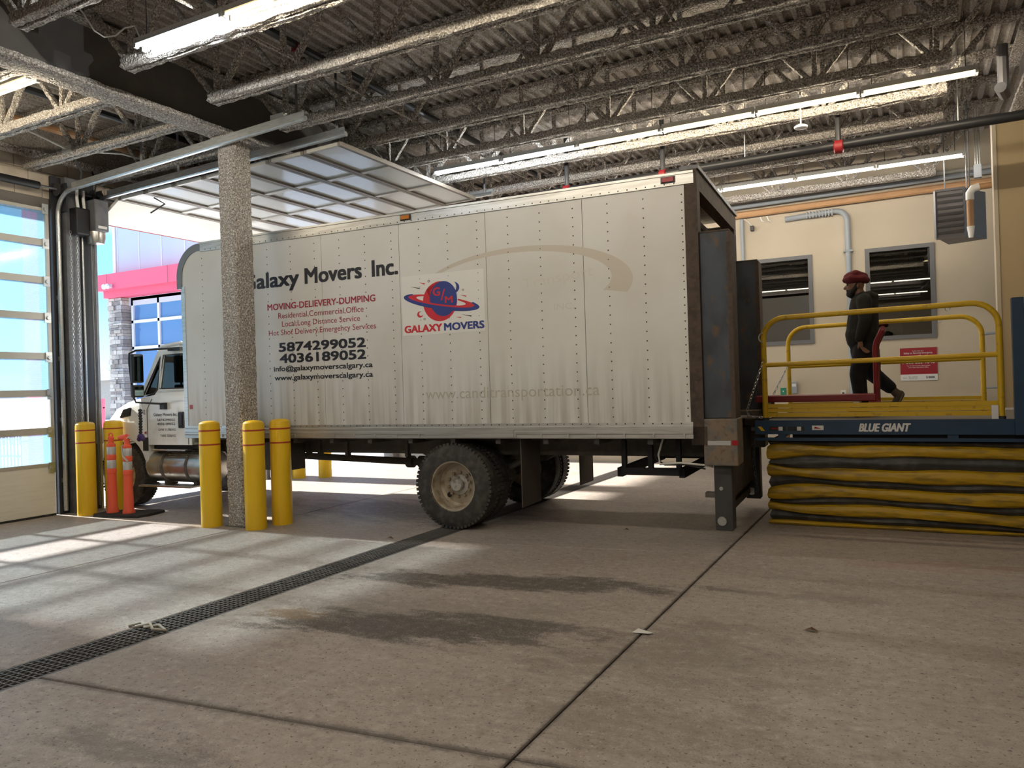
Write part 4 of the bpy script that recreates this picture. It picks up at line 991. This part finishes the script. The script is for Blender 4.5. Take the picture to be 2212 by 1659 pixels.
for y in (9.20, 11.24):
    rl = link('guard_rail', None, LF, (0, y, 0)); rr = .24
    pts = [(-1.49, 0, 1.2), (-1.49, 0, 2.38-rr)]+arc((-1.49+rr, 2.38-rr), rr, 180, 90, 8)[1:]+arc((.83-rr, 2.40-rr), rr, 90, 0, 8)+[(.83, 0, 1.2)]
    MB().tube(pts, .031, 12).build('hoop', 'rail_yellow', rl); MB().tube([(-1.49, 0, 1.84), (.83, 0, 1.86)], .028, 12).build('mid_rail', 'rail_yellow', rl)
    tb_ = MB()
    for k, (a, b, o) in enumerate(((1.235, 1.285, 0), (1.29, 1.335, .012), (1.34, 1.385, 0))): bxo('toe_board', 'rail_yellow', rl, -1.46, .80, -.012+o, .008+o, a, b)
    for xx in (-1.49, .83): MB().lathe([(.04, 1.2), (.04, 1.225), (.03, 1.23)], (xx, 0, 0), n=10).build('socket', 'steel_dark', rl)
    MB().tube([(.38+.022*math.cos(k*PI/5), 0, 2.36+.022*math.sin(k*PI/5)) for k in range(10)], .005, 5, closed=True).build('ring', 'galv', rl)
bxo('rating_plate', 'sign_white', LF, .74, .80, 9.165, 9.17, 1.2, 1.34)
text('maker_name', 'BLUE GIANT', 'sign_white', LF, -.50, 1.075, .50, .085, off=9.1185, bold=.06, shear=.3)
bxo('sticker', 'sign_white', LF, -.98, -.86, 9.117, 9.12, 1.09, 1.14)
MB().prism([(-.96, 1.105), (-.88, 1.105), (-.95, 1.128)], 9.1155, 9.117).build('sticker_mark', 'lamp_red', LF, 0)
for a in (-1.44, -1.24):
    bxo('warning_label', 'black', LF, a, a+.18, 9.1172, 9.12, 1.08, 1.13); bxo('warning_icon', 'sign_white', LF, a+.1, a+.145, 9.1165, 9.1172, 1.083, 1.127)
bxo('warning_text', 'lamp_red', LF, -1.42, -1.35, 9.1165, 9.1172, 1.10, 1.115)
for x_, n_ in ((-1.57, 1), (1.02, 3)):
    for k in range(n_):
        a = x_+k*.075; MB().prism([(a, 1.13), (a+.04, 1.13), (a+.08, 1.08), (a+.04, 1.08)], 9.1165, 9.12).build('hazard_stripe', 'yellow', LF, 0)
bxo('hazard_ground', 'black', LF, 1.0, 1.25, 9.1175, 9.12, 1.075, 1.135)
# accordion skirt: bands of yellow and black fabric, each a pleat around the platform
bands = [(.965, .91, 'k'), (.91, .785, 'y'), (.785, .66, 'k'), (.66, .52, 'y'), (.52, .45, 'k'), (.45, .32, 'y'), (.32, .255, 'k'), (.255, .13, 'y'), (.13, .05, 'k'), (.05, .0, 'y')]
rn = random.Random(11)
def sag(x, z):
    t = max(0, min(1, (-.55-x)/.9)); ph = z*9
    w_ = .010*math.sin(3.1*x+ph)+.006*math.sin(7.3*x+2*ph)
    return (w_-.05*max(0, min(1, (x+.9)/2))*(1-z)*(z > .04)+t*t*(.045*math.sin(ph*1.7+5*x)))*min(1, z*7)*min(1, (1.0-z)*9)
nx = 44
for bi, (zt, zb, c) in enumerate(bands):
    mb = MB(); ph = bi*1.9
    prof = [(0.0, 0.), (.12, .7), (.5, 1.), (.88, .75), (1.0, 0.)] if c == 'y' else [(0, 0), (.5, .55), (1, 0)]
    amp = .055
    sub = []
    for i in range(len(prof)-1):
        for k in range(3): f_ = k/3.; sub.append((prof[i][0]+(prof[i+1][0]-prof[i][0])*f_, prof[i][1]+(prof[i+1][1]-prof[i][1])*f_))
    sub.append(prof[-1])
    def P(x, y, s_, nxn, nyn):
        f_, o = sub[s_]; z = zt+(zb-zt)*f_; q = o*amp-.01
        x2, y2 = x+nxn*q, y+nyn*q
        return (x2, y2+nyn*.008*math.sin(5*x+z*20), max(.002, z+sag(x, z)))
    path = []
    x0, x1, ya_, yb_ = -1.46, 1.13, 9.20, 11.2
    for i in range(14, -1, -1): path.append((x0, ya_+(yb_-ya_)*i/14, -1, 0))
    path[-1] = (x0, ya_, -.75, -.75)
    for i in range(1, nx): path.append((x0+(x1-x0)*i/nx, ya_, 0, -1))
    path.append((x1, ya_, .75, -.75))
    for i in range(1, 6): path.append((x1, ya_+(yb_-ya_)*i/5, 1, 0))
    ns_ = len(sub)
    vs = []
    for (x, y, a, b) in path:
        for s_ in range(ns_): vs.append(P(x, y, s_, a, b))
    fs = [(i*ns_+k, (i+1)*ns_+k, (i+1)*ns_+k+1, i*ns_+k+1) for i in range(len(path)-1) for k in range(ns_-1)]
    mb.add(vs, fs); mb.build('skirt_band', 'bellow_yellow' if c == 'y' else 'bellow_black', LF, 1.0)
for y_ in (9.5, 11.0):
    for sg_ in (1, -1): MB().bar((-1.2*sg_, y_, .12), (1.1*sg_, y_, .95), .05, .1, (0, 1, 0)).build('scissor_arm', 'lift_blue', LF, 0)
bxo('base_frame', 'frame_dark', LF, -1.45, 1.1, 9.3, 11.1, 0, .08)
chain('rail_chain', [(-1.5, 9.17, 1.87), (-1.58, 9.2, 1.66), (-1.66, 9.25, 1.46), (-1.72, 9.3, 1.30), (-1.70, 9.32, 1.235), (-1.62, 9.3, 1.228), (-1.5, 9.26, 1.222)], 'steel chain drooping from the near yellow rail to the truck bed', .055, .005, .014)
chain('rail_chain', [(-1.5, 11.2, 1.84), (-1.60, 11.1, 1.62), (-1.70, 11.05, 1.42), (-1.72, 11.0, 1.235)], 'steel chain drooping from the far yellow rail', .055, .005, .014)
chain('skirt_chain', [(-1.61, 9.08, 1.0), (-1.62, 9.08, .75), (-1.60, 9.08, .5), (-1.61, 9.08, .36)], 'dark chain hanging beside the striped skirt', .055, .006, .015, 'steel_dark')
hk = tag(MB().tube([(-1.5+.035*math.cos(a), 9.17, 2.16+.05*math.sin(a)) for a in [R(80+26*k) for k in range(9)]], .008, 6).build('hook', 'galv'), 'small open steel hook on the near rail post', 'hook')

# ================================================================ RED CART
ct = thing('platform_cart', 'red flatbed cart standing on the dock lift', 'cart', (0, 0, 1.2))
bxo('deck', 'cart_red', ct, -1.68, -.34, 9.65, 10.12, .19, .27, bevel=.01)
for y in (9.69, 10.08):
    MB().tube([(-.335, y, .1), (-.335, y, .80), (-.325, y, .86), (-.25, y, 1.02)], .03, 10).build('handle_post', 'cart_red', ct)
MB().tube([(-.25, 9.66, 1.02), (-.25, 10.11, 1.02)], .028, 10).build('handle_bar', 'cart_red', ct)
MB().tube([(-.335, 9.69, .6), (-.335, 10.08, .6)], .018, 8).build('cross_bar', 'cart_red', ct)
MB().prism([(-.36, .19), (-.30, .19), (-.30, .10), (-.335, .08), (-.42, .19)], 9.66, 9.72).build('gusset', 'cart_red', ct, 0)
for x in (-1.55, -.55):
    for y in (9.72, 10.05):
        wv_ = MB().lathe([(.02, -.02), (.07, -.02), (.078, -.01), (.078, .01), (.07, .02), (.02, .02)], (x, y, .079), 'y', 18).build('caster_wheel', 'rubber', ct)
        bxo('caster_fork', 'galv', wv_, x-.035, x+.035, y-.03, y+.03, .12, .19)

# ================================================================ MAN
def blob(name, parts, material, parent, voxel=.014, smooth=6, loc=(0,0,0)):
    """overlapping tapered limbs and ellipsoids fused into one continuous skin"""
    mb = MB()
    for p in parts:
        if p[0] == 'l':
            pts, rs = p[1], p[2]; q = [Vector(v) for v in pts]; P_, R_ = [], []
            for i in range(len(q)-1):
                for k in range(4): f_ = k/4; P_.append(q[i].lerp(q[i+1], f_)); R_.append(rs[i]+(rs[i+1]-rs[i])*f_)
            P_.append(q[-1]); R_.append(rs[-1]); mb.tube(P_, R_, 14)
            for c, r_ in ((q[0], rs[0]), (q[-1], rs[-1])): mb.ell(c, (r_, r_, r_), 12, 8)
            for c, r_ in zip(q[1:-1], rs[1:-1]): mb.ell(c, (r_*.99,)*3, 12, 8)
        else: mb.ell(p[1], p[2], 18, 12)
    o = mb.build(name, material, None, 0)
    md = o.modifiers.new('r', 'REMESH'); md.mode = 'VOXEL'; md.voxel_size = voxel
    sm = o.modifiers.new('s', 'SMOOTH'); sm.iterations = smooth; sm.factor = .5
    dg = bpy.context.evaluated_depsgraph_get(); me = bpy.data.meshes.new_from_object(o.evaluated_get(dg)); bpy.data.objects.remove(o)
    me.polygons.foreach_set('use_smooth', [True]*len(me.polygons)); me.name = name
    if not me.materials: me.materials.append(MATS[material])
    return link(name, me, parent, loc)
MY = 10.42
mn = thing('person', 'man in red turban, dark hoodie and black trousers walking left on the lift', 'person', (-.45, MY, 1.2))
D = lambda x, y, z: (x+.45, y, z-1.2)     # world x,z -> local; y relative to the body centre
hips = D(-.47, 0, 2.02)
def hand(wr, palm, y, thumb):
    """palm with four unequal bent fingers and a thumb leaving its side"""
    out = [('l', [wr, palm], [.026, .030]), ('e', palm, (.030, .020, .042))]
    for k, (ln, dy) in enumerate(((.065, -.024), (.075, -.008), (.070, .008), (.055, .023))):
        a = (palm[0]+.006+.010*k, palm[1]+dy*.6, palm[2]-.034); b = (a[0]+.018+.006*k, a[1]+dy*.2, a[2]-ln*.55); c = (b[0]+.026, b[1], b[2]-ln*.35)
        out.append(('l', [a, b, c], [.0105, .0095, .0075]))
    a = (palm[0]-.018, palm[1]+thumb*.012, palm[2]+.012); out.append(('l', [a, (a[0]-.012, a[1]+thumb*.015, a[2]-.03), (a[0]-.006, a[1]+thumb*.018, a[2]-.055)], [.012, .0105, .008]))
    return out
NA = [D(-.46, -.20, 2.60), D(-.45, -.25, 2.36), D(-.52, -.25, 2.13)]      # near arm
FA = [D(-.46, .20, 2.60), D(-.42, .25, 2.36), D(-.56, .24, 2.16)]
FL = [D(-.48, -.09, 2.00), D(-.56, -.10, 1.70), D(-.52, -.10, 1.30)]      # front leg (near, left)
BL_ = [D(-.44, .09, 2.00), D(-.40, .10, 1.70), D(-.17, .10, 1.50)]
body = [('e', D(-.555, 0, 2.83), (.098, .078, .125)), ('e', D(-.60, 0, 2.79), (.065, .06, .085)), ('l', [D(-.655, 0, 2.82), D(-.682, 0, 2.785)], [.014, .019]),
        ('e', D(-.64, 0, 2.735), (.03, .035, .018)), ('e', D(-.53, -.082, 2.80), (.022, .014, .034)), ('e', D(-.53, .082, 2.80), (.022, .014, .034)),
        ('l', [D(-.53, 0, 2.74), D(-.47, 0, 2.60)], [.062, .068]), ('l', [D(-.46, 0, 2.56), D(-.47, 0, 2.30), hips], [.13, .13, .14]),
        ('l', [D(-.46, -.17, 2.58), D(-.46, .17, 2.58)], [.06, .06]),
        ('l', NA, [.05, .042, .028]), ('l', FA, [.05, .042, .028]), ('l', FL, [.085, .06, .042]), ('l', BL_, [.085, .06, .042])]
body += hand(NA[2], (NA[2][0]+.012, NA[2][1], NA[2][2]-.075), -.25, -1) + hand(FA[2], (FA[2][0]-.02, FA[2][1], FA[2][2]-.075), .24, 1)
blob('body', body, 'skin', mn, .0085, 3)
blob('hoodie', [('l', [D(-.47, 0, 2.57), D(-.49, 0, 2.35), D(-.50, 0, 2.16), D(-.49, 0, 2.07)], [.165, .185, .195, .165]), ('e', D(-.50, 0, 2.20), (.20, .20, .15)), ('l', [D(-.46, -.18, 2.585), D(-.46, .18, 2.585)], [.088, .088]),
     ('l', [NA[0], NA[1], (NA[2][0], NA[2][1], NA[2][2]+.01)], [.09, .078, .055]), ('l', [FA[0], FA[1], (FA[2][0], FA[2][1], FA[2][2]+.01)], [.09, .078, .055]),
     ('e', D(-.415, 0, 2.655), (.12, .135, .065)), ('l', [D(-.50, -.07, 2.66), D(-.40, -.09, 2.68), D(-.35, 0, 2.65), D(-.40, .09, 2.68), D(-.50, .07, 2.66)], [.035, .05, .055, .05, .035])], 'hoodie', mn, .014, 5)
blob('trousers', [('l', [D(-.48, 0, 2.12), D(-.48, 0, 1.98)], [.165, .165]), ('l', [FL[0], FL[1], D(-.525, -.10, 1.34)], [.13, .098, .078]), ('l', [BL_[0], BL_[1], D(-.215, .10, 1.53)], [.13, .100, .080]),
     ('e', D(-.525, -.10, 1.36), (.085, .08, .05)), ('e', D(-.225, .10, 1.54), (.075, .08, .06))], 'trousers', mn, .014, 4)
blob('turban', [('e', D(-.565, 0, 2.905), (.135, .115, .095)), ('l', [D(-.68, -.03, 2.885), D(-.60, -.10, 2.90), D(-.47, -.085, 2.885), D(-.435, 0, 2.87), D(-.47, .085, 2.885), D(-.60, .10, 2.90), D(-.68, .03, 2.885)], [.03, .042, .045, .045, .045, .042, .03]),
     ('l', [D(-.66, 0, 2.93), D(-.55, -.09, 2.955), D(-.45, 0, 2.92)], [.035, .045, .04])], 'turban', mn, .010, 4)
blob('beard', [('e', D(-.61, 0, 2.725), (.055, .062, .06)), ('l', [D(-.535, -.078, 2.84), D(-.56, -.072, 2.77), D(-.60, -.06, 2.72)], [.014, .026, .03]), ('l', [D(-.535, .078, 2.84), D(-.56, .072, 2.77), D(-.60, .06, 2.72)], [.014, .026, .03]), ('l', [D(-.625, 0, 2.71), D(-.60, 0, 2.675)], [.045, .028]), ('l', [D(-.545, -.07, 2.79), D(-.60, -.055, 2.735)], [.022, .03]), ('l', [D(-.545, .07, 2.79), D(-.60, .055, 2.735)], [.022, .03]), ('l', [D(-.655, -.03, 2.755), D(-.655, .03, 2.755)], [.012, .012])], 'hair', mn, .009, 3).name = 'beard'
for yy in (-.032, .032): MB().ell(D(-.648, yy, 2.825), (.012, .012, .009), 10, 6).build('eye', 'hair', mn)
blob('shoe', [('l', [D(-.49, -.10, 1.245), D(-.60, -.10, 1.235), D(-.66, -.10, 1.228)], [.046, .044, .03]), ('l', [D(-.515, -.10, 1.27), D(-.52, -.10, 1.33)], [.052, .048])], 'shoe', mn, .010, 3)
blob('shoe', [('l', [D(-.10, .10, 1.44), D(-.16, .10, 1.32), D(-.205, .10, 1.245)], [.05, .047, .035]), ('l', [D(-.15, .10, 1.46), D(-.20, .10, 1.52)], [.052, .048])], 'shoe', mn, .010, 3)
bxo('sole', 'sole', mn, *[a for a in (D(-.685, 0, 0)[0], D(-.435, 0, 0)[0])], -.145, -.055, 0, .02)
MB().bar(D(-.065, .10, 1.455), D(-.165, .10, 1.222), .10, .022, (1, 0, .4)).build('sole', 'sole', mn, 0)

# ================================================================ BACK WALL FITTINGS
def pipe(name, pts, r, material, label, cat='pipe', n=10): return tag(MB().tube(pts, r, n).build(name, material), label, cat)
pipe('tan_main', [(-5.5, YB-.10, 4.86), (1.5, YB-.10, 4.92)], .065, 'pipe_tan', 'thick tan pipe along the top of the cream back wall')
pipe('grey_main', [(-5.5, YB-.16, 5.0), (1.6, YB-.16, 5.08)], .045, 'pipe_grey', 'blue-grey pipe along the top of the back wall above the tan pipe')
pipe('white_conduit', [(-5.5, YB-.06, 5.12), (1.6, YB-.06, 5.18)], .03, 'cable', 'pale conduit highest along the top of the back wall')
dp = thing('down_pipe', 'grey pipe turning down the back wall between the two office windows', 'pipe', (0, 0, 0))
MB().tube([(-2.0, YB-.06, 4.70), (-1.12, YB-.06, 4.74)]+[(-1.12+.2*math.sin(R(a)), YB-.06, 4.54+.2*math.cos(R(a))) for a in range(0, 91, 15)]+[(-.92, YB-.06, 1.3)], .05, 12).build('pipe_run', 'pipe_grey', dp)
for k in range(9): bxo('corrugation', 'pipe_grey', dp, -1.62+.055*k, -1.60+.055*k, YB-.115, YB-.01, 4.66, 4.79)
for z in (3.98, 2.9): bxo('clamp', 'pipe_grey', dp, -1.0, -.84, YB-.115, YB, z-.015, z+.015)
pipe('left_conduit', [(-2.80, YB-.06, 4.80), (-2.80, YB-.06, 1.3)], .035, 'pipe_grey', 'slim grey conduit beside the truck tailgate on the back wall')
cm = thing('wall_camera', 'small black device under the pipes left of the office windows', 'camera', (-2.61, YB-.06, 4.60)); bxo('body', 'black', cm, -.03, .03, -.05, .05, -.04, .05); MB().tube([(0, 0, .05), (-.06, 0, .13), (-.15, .02, .2)], .008, 6).build('cord', 'cable', cm)
for k in range(2): pipe('pipe_stub', [(-2.45+.12*k, YB-.08, 4.80), (-2.42+.12*k, YB-.08, 4.72), (-2.38+.12*k, YB-.04, 4.70)], .012, 'pvc', ['thin white elbow stub under the tan pipe, left one', 'thin white elbow stub under the tan pipe, right one'][k], 'pipe', 6)
bx = thing('green_switch', 'small green box low on the back wall by the tailgate', 'box', (-2.13, YB-.04, 1.43)); bxo('body', 'box_green', bx, -.05, .05, -.03, .0, -.07, .07); bxo('button', 'sign_white', bx, -.012, .012, -.034, -.03, -.01, .015)
bx = thing('grey_switch_box', 'small grey electrical box on the back wall beside the green one', 'box', (-1.93, YB-.04, 1.50)); bxo('body', 'pipe_grey', bx, -.055, .055, -.06, .0, -.11, .11, bevel=.006); bxo('label', 'paper', bx, -.035, .035, -.063, -.06, .02, .07)
bx = thing('wall_outlet', 'cream wall outlet near the floor line behind the walking man', 'outlet', (-1.08, YB-.036, 1.37)); bxo('plate', 'paper', bx, -.045, .045, -.01, 0, -.06, .06); bxo('socket', 'steel_dark', bx, -.018, .018, -.013, -.01, -.02, .02)
# red safety sign
sg = thing('safety_sign', 'red safety sign with white lettering on the cream back wall', 'sign', (-.13, YB-.008, 1.57))
bxo('board', 'sign_red', sg, 0, .58, -.006, 0, .11, .58); bxo('white_strip', 'sign_white', sg, 0, .58, -.006, 0, 0, .11)
SG = lambda b_, l_, z_, w_, c_, m_='sign_white', bo=.0: text('lettering', b_, m_, sg, l_, z_, w_, c_, off=-.0075, bold=bo)
SG('In the event of a', .2, .515, .17, .022); SG('Safety or Security Emergency', .06, .475, .45, .03, bo=.01); SG('Call', .27, .39, .16, .06, bo=.03); SG('1-866-800-9346', .04, .30, .50, .058, bo=.045); SG('For all other inquiries please contact', .11, .255, .36, .018); SG('your local operations office', .13, .225, .31, .018)
SG('Site Address', .13, .055, .14, .022, 'decal_black'); SG('Room No. here', .13, .025, .13, .022, 'decal_black'); SG('Unit', .04, .04, .06, .02, 'decal_black')
bxo('emblem', 'steel_dark', sg, .405, .42, -.0075, -.006, .03, .075); bxo('emblem_text', 'heater_grey', sg, .435, .535, -.0075, -.006, .035, .07)
# unit heater with louvres and white drain pipe
ht = thing('unit_heater', 'grey louvred unit heater hung high by the back wall', 'heater', (.62, 13.45, 3.72), rz=R(0))
MB().prism([(-.17, -.25), (.17, -.25), (.5, .25), (-.0, .45)], 0, .72, 'z').build('casing', 'heater_grey', ht, 0)
fa, fb = Vector((-.17, -.25, 0)), Vector((.17, -.25, 0))
for p, q, nm in ((Vector((-.19, -.26, .0)), Vector((.19, -.26, .0)), 'frame_rail'), (Vector((-.19, -.26, .72)), Vector((.19, -.26, .72)), 'frame_rail'), (Vector((-.19, -.26, 0)), Vector((-.19, -.26, .72)), 'frame_rail'), (Vector((.19, -.26, 0)), Vector((.19, -.26, .72)), 'frame_rail')):
    MB().bar(p, q, .035, .035).build(nm, 'heater_grey', ht, 0)
for k in range(7): MB().bar((-.17, -.275, .08+.092*k), (.17, -.275, .08+.092*k), .05, .012, (0, .7, .7)).build('louvre', 'heater_grey', ht, 0)
for x, y in ((-.05, .0), (.25, .2)): MB().tube([(x, y, .72), (x, y, 2.05)], .008, 6).build('hanger', 'steel_grey', ht)
pv = thing('drain_pipe', 'white and tan plastic pipe hanging beside the unit heater', 'pipe', (.85, 12.75, 3.62))
MB().tube([(0, 0, .16), (0, 0, .56)], .045, 12).build('tan_sleeve', 'pipe_tan', pv); MB().tube([(0, 0, .0), (0, 0, .16)], [.03, .052], 12).build('white_end', 'pvc', pv); MB().tube([(0, 0, .54), (0, 0, .64), (.04, 0, .70), (.12, 0, .715)], .055, 12).build('elbow', 'pvc', pv)
MB().tube([(.12, 0, .715), (.30, 0, .72)], .045, 12).build('tan_sleeve', 'pipe_tan', pv); MB().tube([(0, 0, .68), (0, 0, 2.19)], .008, 6).build('hanger', 'steel_grey', pv)
# sprinkler main
sm_ = thing('sprinkler_main', 'thick black sprinkler main running above the truck roof with red couplings', 'pipe', (0, 10.72, 4.66))
MB().tube([(-6.5, 0, -.02), (6, 0, .06)], .06, 14).build('main', 'pipe_black', sm_)
for x in (-3.05, -4.55): MB().tube([(x, 0, 0), (x, 0, .9)], .035, 10).build('riser', 'pipe_black', sm_); MB().lathe([(.07, -.05), (.085, -.04), (.085, .04), (.07, .05)], (x, 0, -.01), 'x', 14).build('coupling', 'valve_red', sm_)
MB().tube([(-.72, -.02, 0), (-.72, -.02, .5)], .034, 10).build('riser', 'pipe_black', sm_)
MB().lathe([(.06, -.06), (.088, -.045), (.088, .045), (.06, .06)], (-.72, 0, 0), 'x', 14).build('coupling', 'valve_red', sm_)
for x in (-1.9, .62): MB().tube([(x, 0, .06), (x, 0, 1.1)], .008, 6).build('hanger', 'galv', sm_); 
pipe('far_pipe', [(-4, 12.15, 5.02), (1.2, 12.15, 5.12)], .05, 'heater_grey', 'grey pipe high between the sprinkler main and far tube lamps')
pipe('vent_riser', [(.98, 9.9, 4.80), (1.05, 10.2, 4.80), (1.05, 10.3, 4.86), (1.05, 10.3, 5.4)], .06, 'heater_grey', 'grey pipe rising near the right end of the long yellow tube row')
dt = thing('smoke_detector', 'round cream detector hanging below the long yellow tube row', 'detector', (-1.12, 10.25, 4.86)); MB().lathe([(.03, -.03), (.08, -.02), (.085, .0), (.05, .02), (.02, .03)], n=18).build('head', 'pvc', dt); MB().tube([(0, 0, .03), (0, 0, .95)], .010, 6).build('stem', 'pipe_grey', dt)
jb = thing('lamp_junction', 'small grey box on conduits near the right end of the farthest lamps', 'junction box', (1.02, 13.6, 4.75)); bxo('body', 'pipe_grey', jb, -.05, .05, -.04, .04, -.1, .1)
for k in range(3): MB().tube([(-.03+.03*k, 0, .1), (-.03+.04*k, 0, 1.05)], .007, 6).build('conduit', 'galv', jb)
# grey stair handrail and yellow post on the dock
hr = thing('stair_handrail', 'grey tubular stair handrail at the back of the dock', 'handrail', (0, 15.0, 1.2))
MB().tube([(1.10, 0, 0), (1.10, 0, 1.04), (1.13, 0, 1.11), (1.2, 0, 1.13), (1.45, 0, 1.13)], .025, 10).build('rail', 'pipe_grey', hr); MB().tube([(1.1, 0, .22), (1.45, 0, .22)], .02, 10).build('low_rail', 'pipe_grey', hr)
bxo('landing', 'concrete', dk, .95, 1.27, 14.2, YB-.04, 0, 1.2)
tag(MB().lathe([(.035, 0), (.035, 1.05), (.02, 1.06)], n=14).build('yellow_post', 'yellow', None, .6, (1.33, 14.85, 1.2)), 'slim yellow post in front of the grey stair handrail', 'post')

# ================================================================ OUTSIDE
og = tag(MB().box(-130, -11.35, -60, 120, -.6, -.02).build('snow_ground', 'snow', None, 0), 'snowy trampled yard outside the loading doors', 'ground')
BY = 17.0
bd_ = thing('red_band_building', 'wing of the building with red band, stone pier and tall blue windows', 'building', (0, BY, 0))
bxo('wall', 'facade', bd_, -24.6, -11.6, .3, 4, 4.9, 9.5); bxo('wall', 'facade', bd_, -24.6, -11.6, .45, 4, -.02, 5.2)
for k in range(9): bxo('panel_joint', 'trim_light', bd_, -24.55+1.15*k, -24.52+1.15*k, .285, .3, 5.6, 9.4)
bxo('corner_trim', 'trim_light', bd_, -24.75, -24.6, .25, .5, 5.3, 9.5)
bd2 = bxo('band', 'band_red', bd_, -24.95, -11.6, -.25, .3, 5.42, 5.98); bxo('band_lower', 'band_red', bd_, -24.8, -11.6, -.1, .3, 5.18, 5.42)
for k in range(4): bxo('band_joint', 'rubber_red', bd2, -24.4+3.1*k, -24.38+3.1*k, -.253, -.25, 5.42, 5.98)
wf = link('window', None, bd_)
for z in (.4, 1.9, 3.42, 4.33, 5.12): bxo('transom', 'trim_light', wf, -23.9, -20.6, .3, .42, z-.05, z+.05)
for x in (-23.85, -22.5, -21.1, -20.65): bxo('mullion', 'trim_light', wf, x-.05, x+.05, .3, .42, .4, 5.15)
for x0, x1 in ((-23.8, -22.55), (-22.45, -21.15), (-21.05, -20.7)):
    for z0, z1 in ((.45, 1.85), (1.95, 3.37), (3.47, 4.28), (4.38, 5.07)): bxo('pane', 'glass_blue', wf, x0, x1, .36, .38, z0, z1)
rs = random.Random(5)
for px0, px1 in ((-24.75, -24.0), (-20.6, -19.6)):
    z = 0.
    while z < 5.15:
        h = rs.choice((.07, .09, .12, .16)); x = px0
        while x < px1-.02:
            w_ = min(rs.uniform(.14, .42), px1-x)
            MB().box(x+.006, x+w_-.006, rs.uniform(-.02, .05), .45, z+.005, min(5.17, z+h)-.005).build('stone', rs.choice(STONES), bd_, 0); x += w_
        z += h
fl_ = bxo('flood_lamp', 'trim_light', bd_, -24.35, -24.1, -.40, -.25, 5.48, 5.6); 
for s in (-.1, .1): MB().ell((-24.22+s, -.40, 5.52), (.09, .08, .09), 10, 6).build('lamp_head', 'sign_white', fl_)
pl = tag(MB().box(-12.15, -11.5, 6.96, 7.40, -.02, 5.2).build('red_pilaster', 'band_red', None, 0), 'red cladding pillar outside between the two doors', 'pillar')
# red fence, far fence, tree and wall
fn = thing('red_fence', 'red picket fence outside beyond the truck hood', 'fence', (-26, 17.2, 0))
for z in (.2, 1.35): bxo('rail', 'band_red', fn, -6, .6, -.03, .03, z, z+.05)
for k in range(40): bxo('picket', 'band_red', fn, -5.9+.165*k, -5.875+.165*k, -.015, .015, 0, 1.4)
bxo('post', 'band_red', fn, .5, .6, -.05, .05, 0, 1.7)
fn2 = thing('red_gate', 'red metal gate outside behind the closed door glass', 'gate', (-20, 11.0, 0))
for z in (.3, 1.5): bxo('rail', 'band_red', fn2, -.6, .6, -.03, .03, z, z+.05)
for k in range(8): bxo('picket', 'band_red', fn2, -.55+.15*k, -.53+.15*k, -.015, .015, 0, 1.6)
ff = thing('far_fence', 'long grey board fence far across the snowy yard', 'fence', (-78, 40, 0))
bxo('boards', 'far_fence', ff, -.1, .1, -60, 60, 0, 2.3)
hs = thing('far_house', 'low brown building far off beyond the red fence', 'building', (-60, 43, 0)); bxo('wall', 'stone_0', hs, -4, 4, -3, 9, 0, 3.2); MB().prism([(-3.5, 3.2), (9.5, 3.2), (9, 4.0), (-3, 4.0)], -4.2, 4.2, 'x').build('roof', 'far_fence', hs, 0)
def tree(x, y, h, lb):
    t = thing('bare_tree', lb, 'tree', (x, y, -.02)); rr = random.Random(int(x*10)); mb = MB()
    def br(p, d, l, r_, dep):
        q = p+d*l; mb.tube([p, q], [r_, r_*.6], 5)
        if dep:
            for _ in range(3 if dep > 1 else 4): br(q, (d+Vector((rr.uniform(-1, 1), rr.uniform(-1, 1), rr.uniform(-.2, .7)))*.75).normalized(), l*rr.uniform(.6, .85), r_*.6, dep-1)
    br(Vector((0, 0, 0)), Vector((0, 0, 1)), h*.28, .09, 4); mb.build('branches', 'bark', t)
tree(-45, 34, 5.5, 'bare winter tree beyond the red fence'); tree(-70, 50, 6, 'bare winter tree far off by the grey fence')

# ================================================================ LITTER ON THE FLOOR
for k, (x, y, s, lb) in enumerate(((-5.25, 6.95, .05, 'dry brown leaf on the floor left of the grating end'), (-.62, 5.35, .05, 'dry brown leaf on the floor right of the joint'), (1.05, 5.5, .06, 'dark leaf scrap on the floor at the right'), (-2.9, 8.25, .04, 'reddish leaf on the floor behind the rear wheel'))):
    tag(MB().add([(-s, 0, .004), (0, -s*.5, .02), (s, 0, .006), (0, s*.5, .025), (0, 0, .03)], [(0, 1, 4), (1, 2, 4), (2, 3, 4), (3, 0, 4)]).build('dry_leaf', 'leaf', None, 0, (x, y, 0)), lb, 'leaf')
tag(MB().add([(-.07, -.02, .004), (.05, -.03, .012), (.07, .02, .004), (-.04, .03, .02)], [(0, 1, 2, 3)]).build('paper_scrap', 'paper', None, 0, (-1.63, 4.9, 0)), 'white paper scrap lying on the floor joint', 'paper')
tag(MB().tube([(-.2, 0, .01), (-.12, .05, .03), (-.02, .0, .02), (.08, .04, .035), (.18, .02, .015), (.1, -.03, .03), (0, .03, .04), (-.1, -.02, .02)], .012, 6).build('rag', 'rope', None, 1.2, (-4.93, 3.62, 0)), 'frayed pale rope scrap lying across the drain grating', 'rope')
tag(MB().tube([(.0, 0, .01), (.05, .03, .012), (.1, 0, .01)], .006, 6).build('string_scrap', 'paper', None, 1.2, (1.2, 3.9, 0)), 'small white string scrap on the floor at the right edge', 'string')
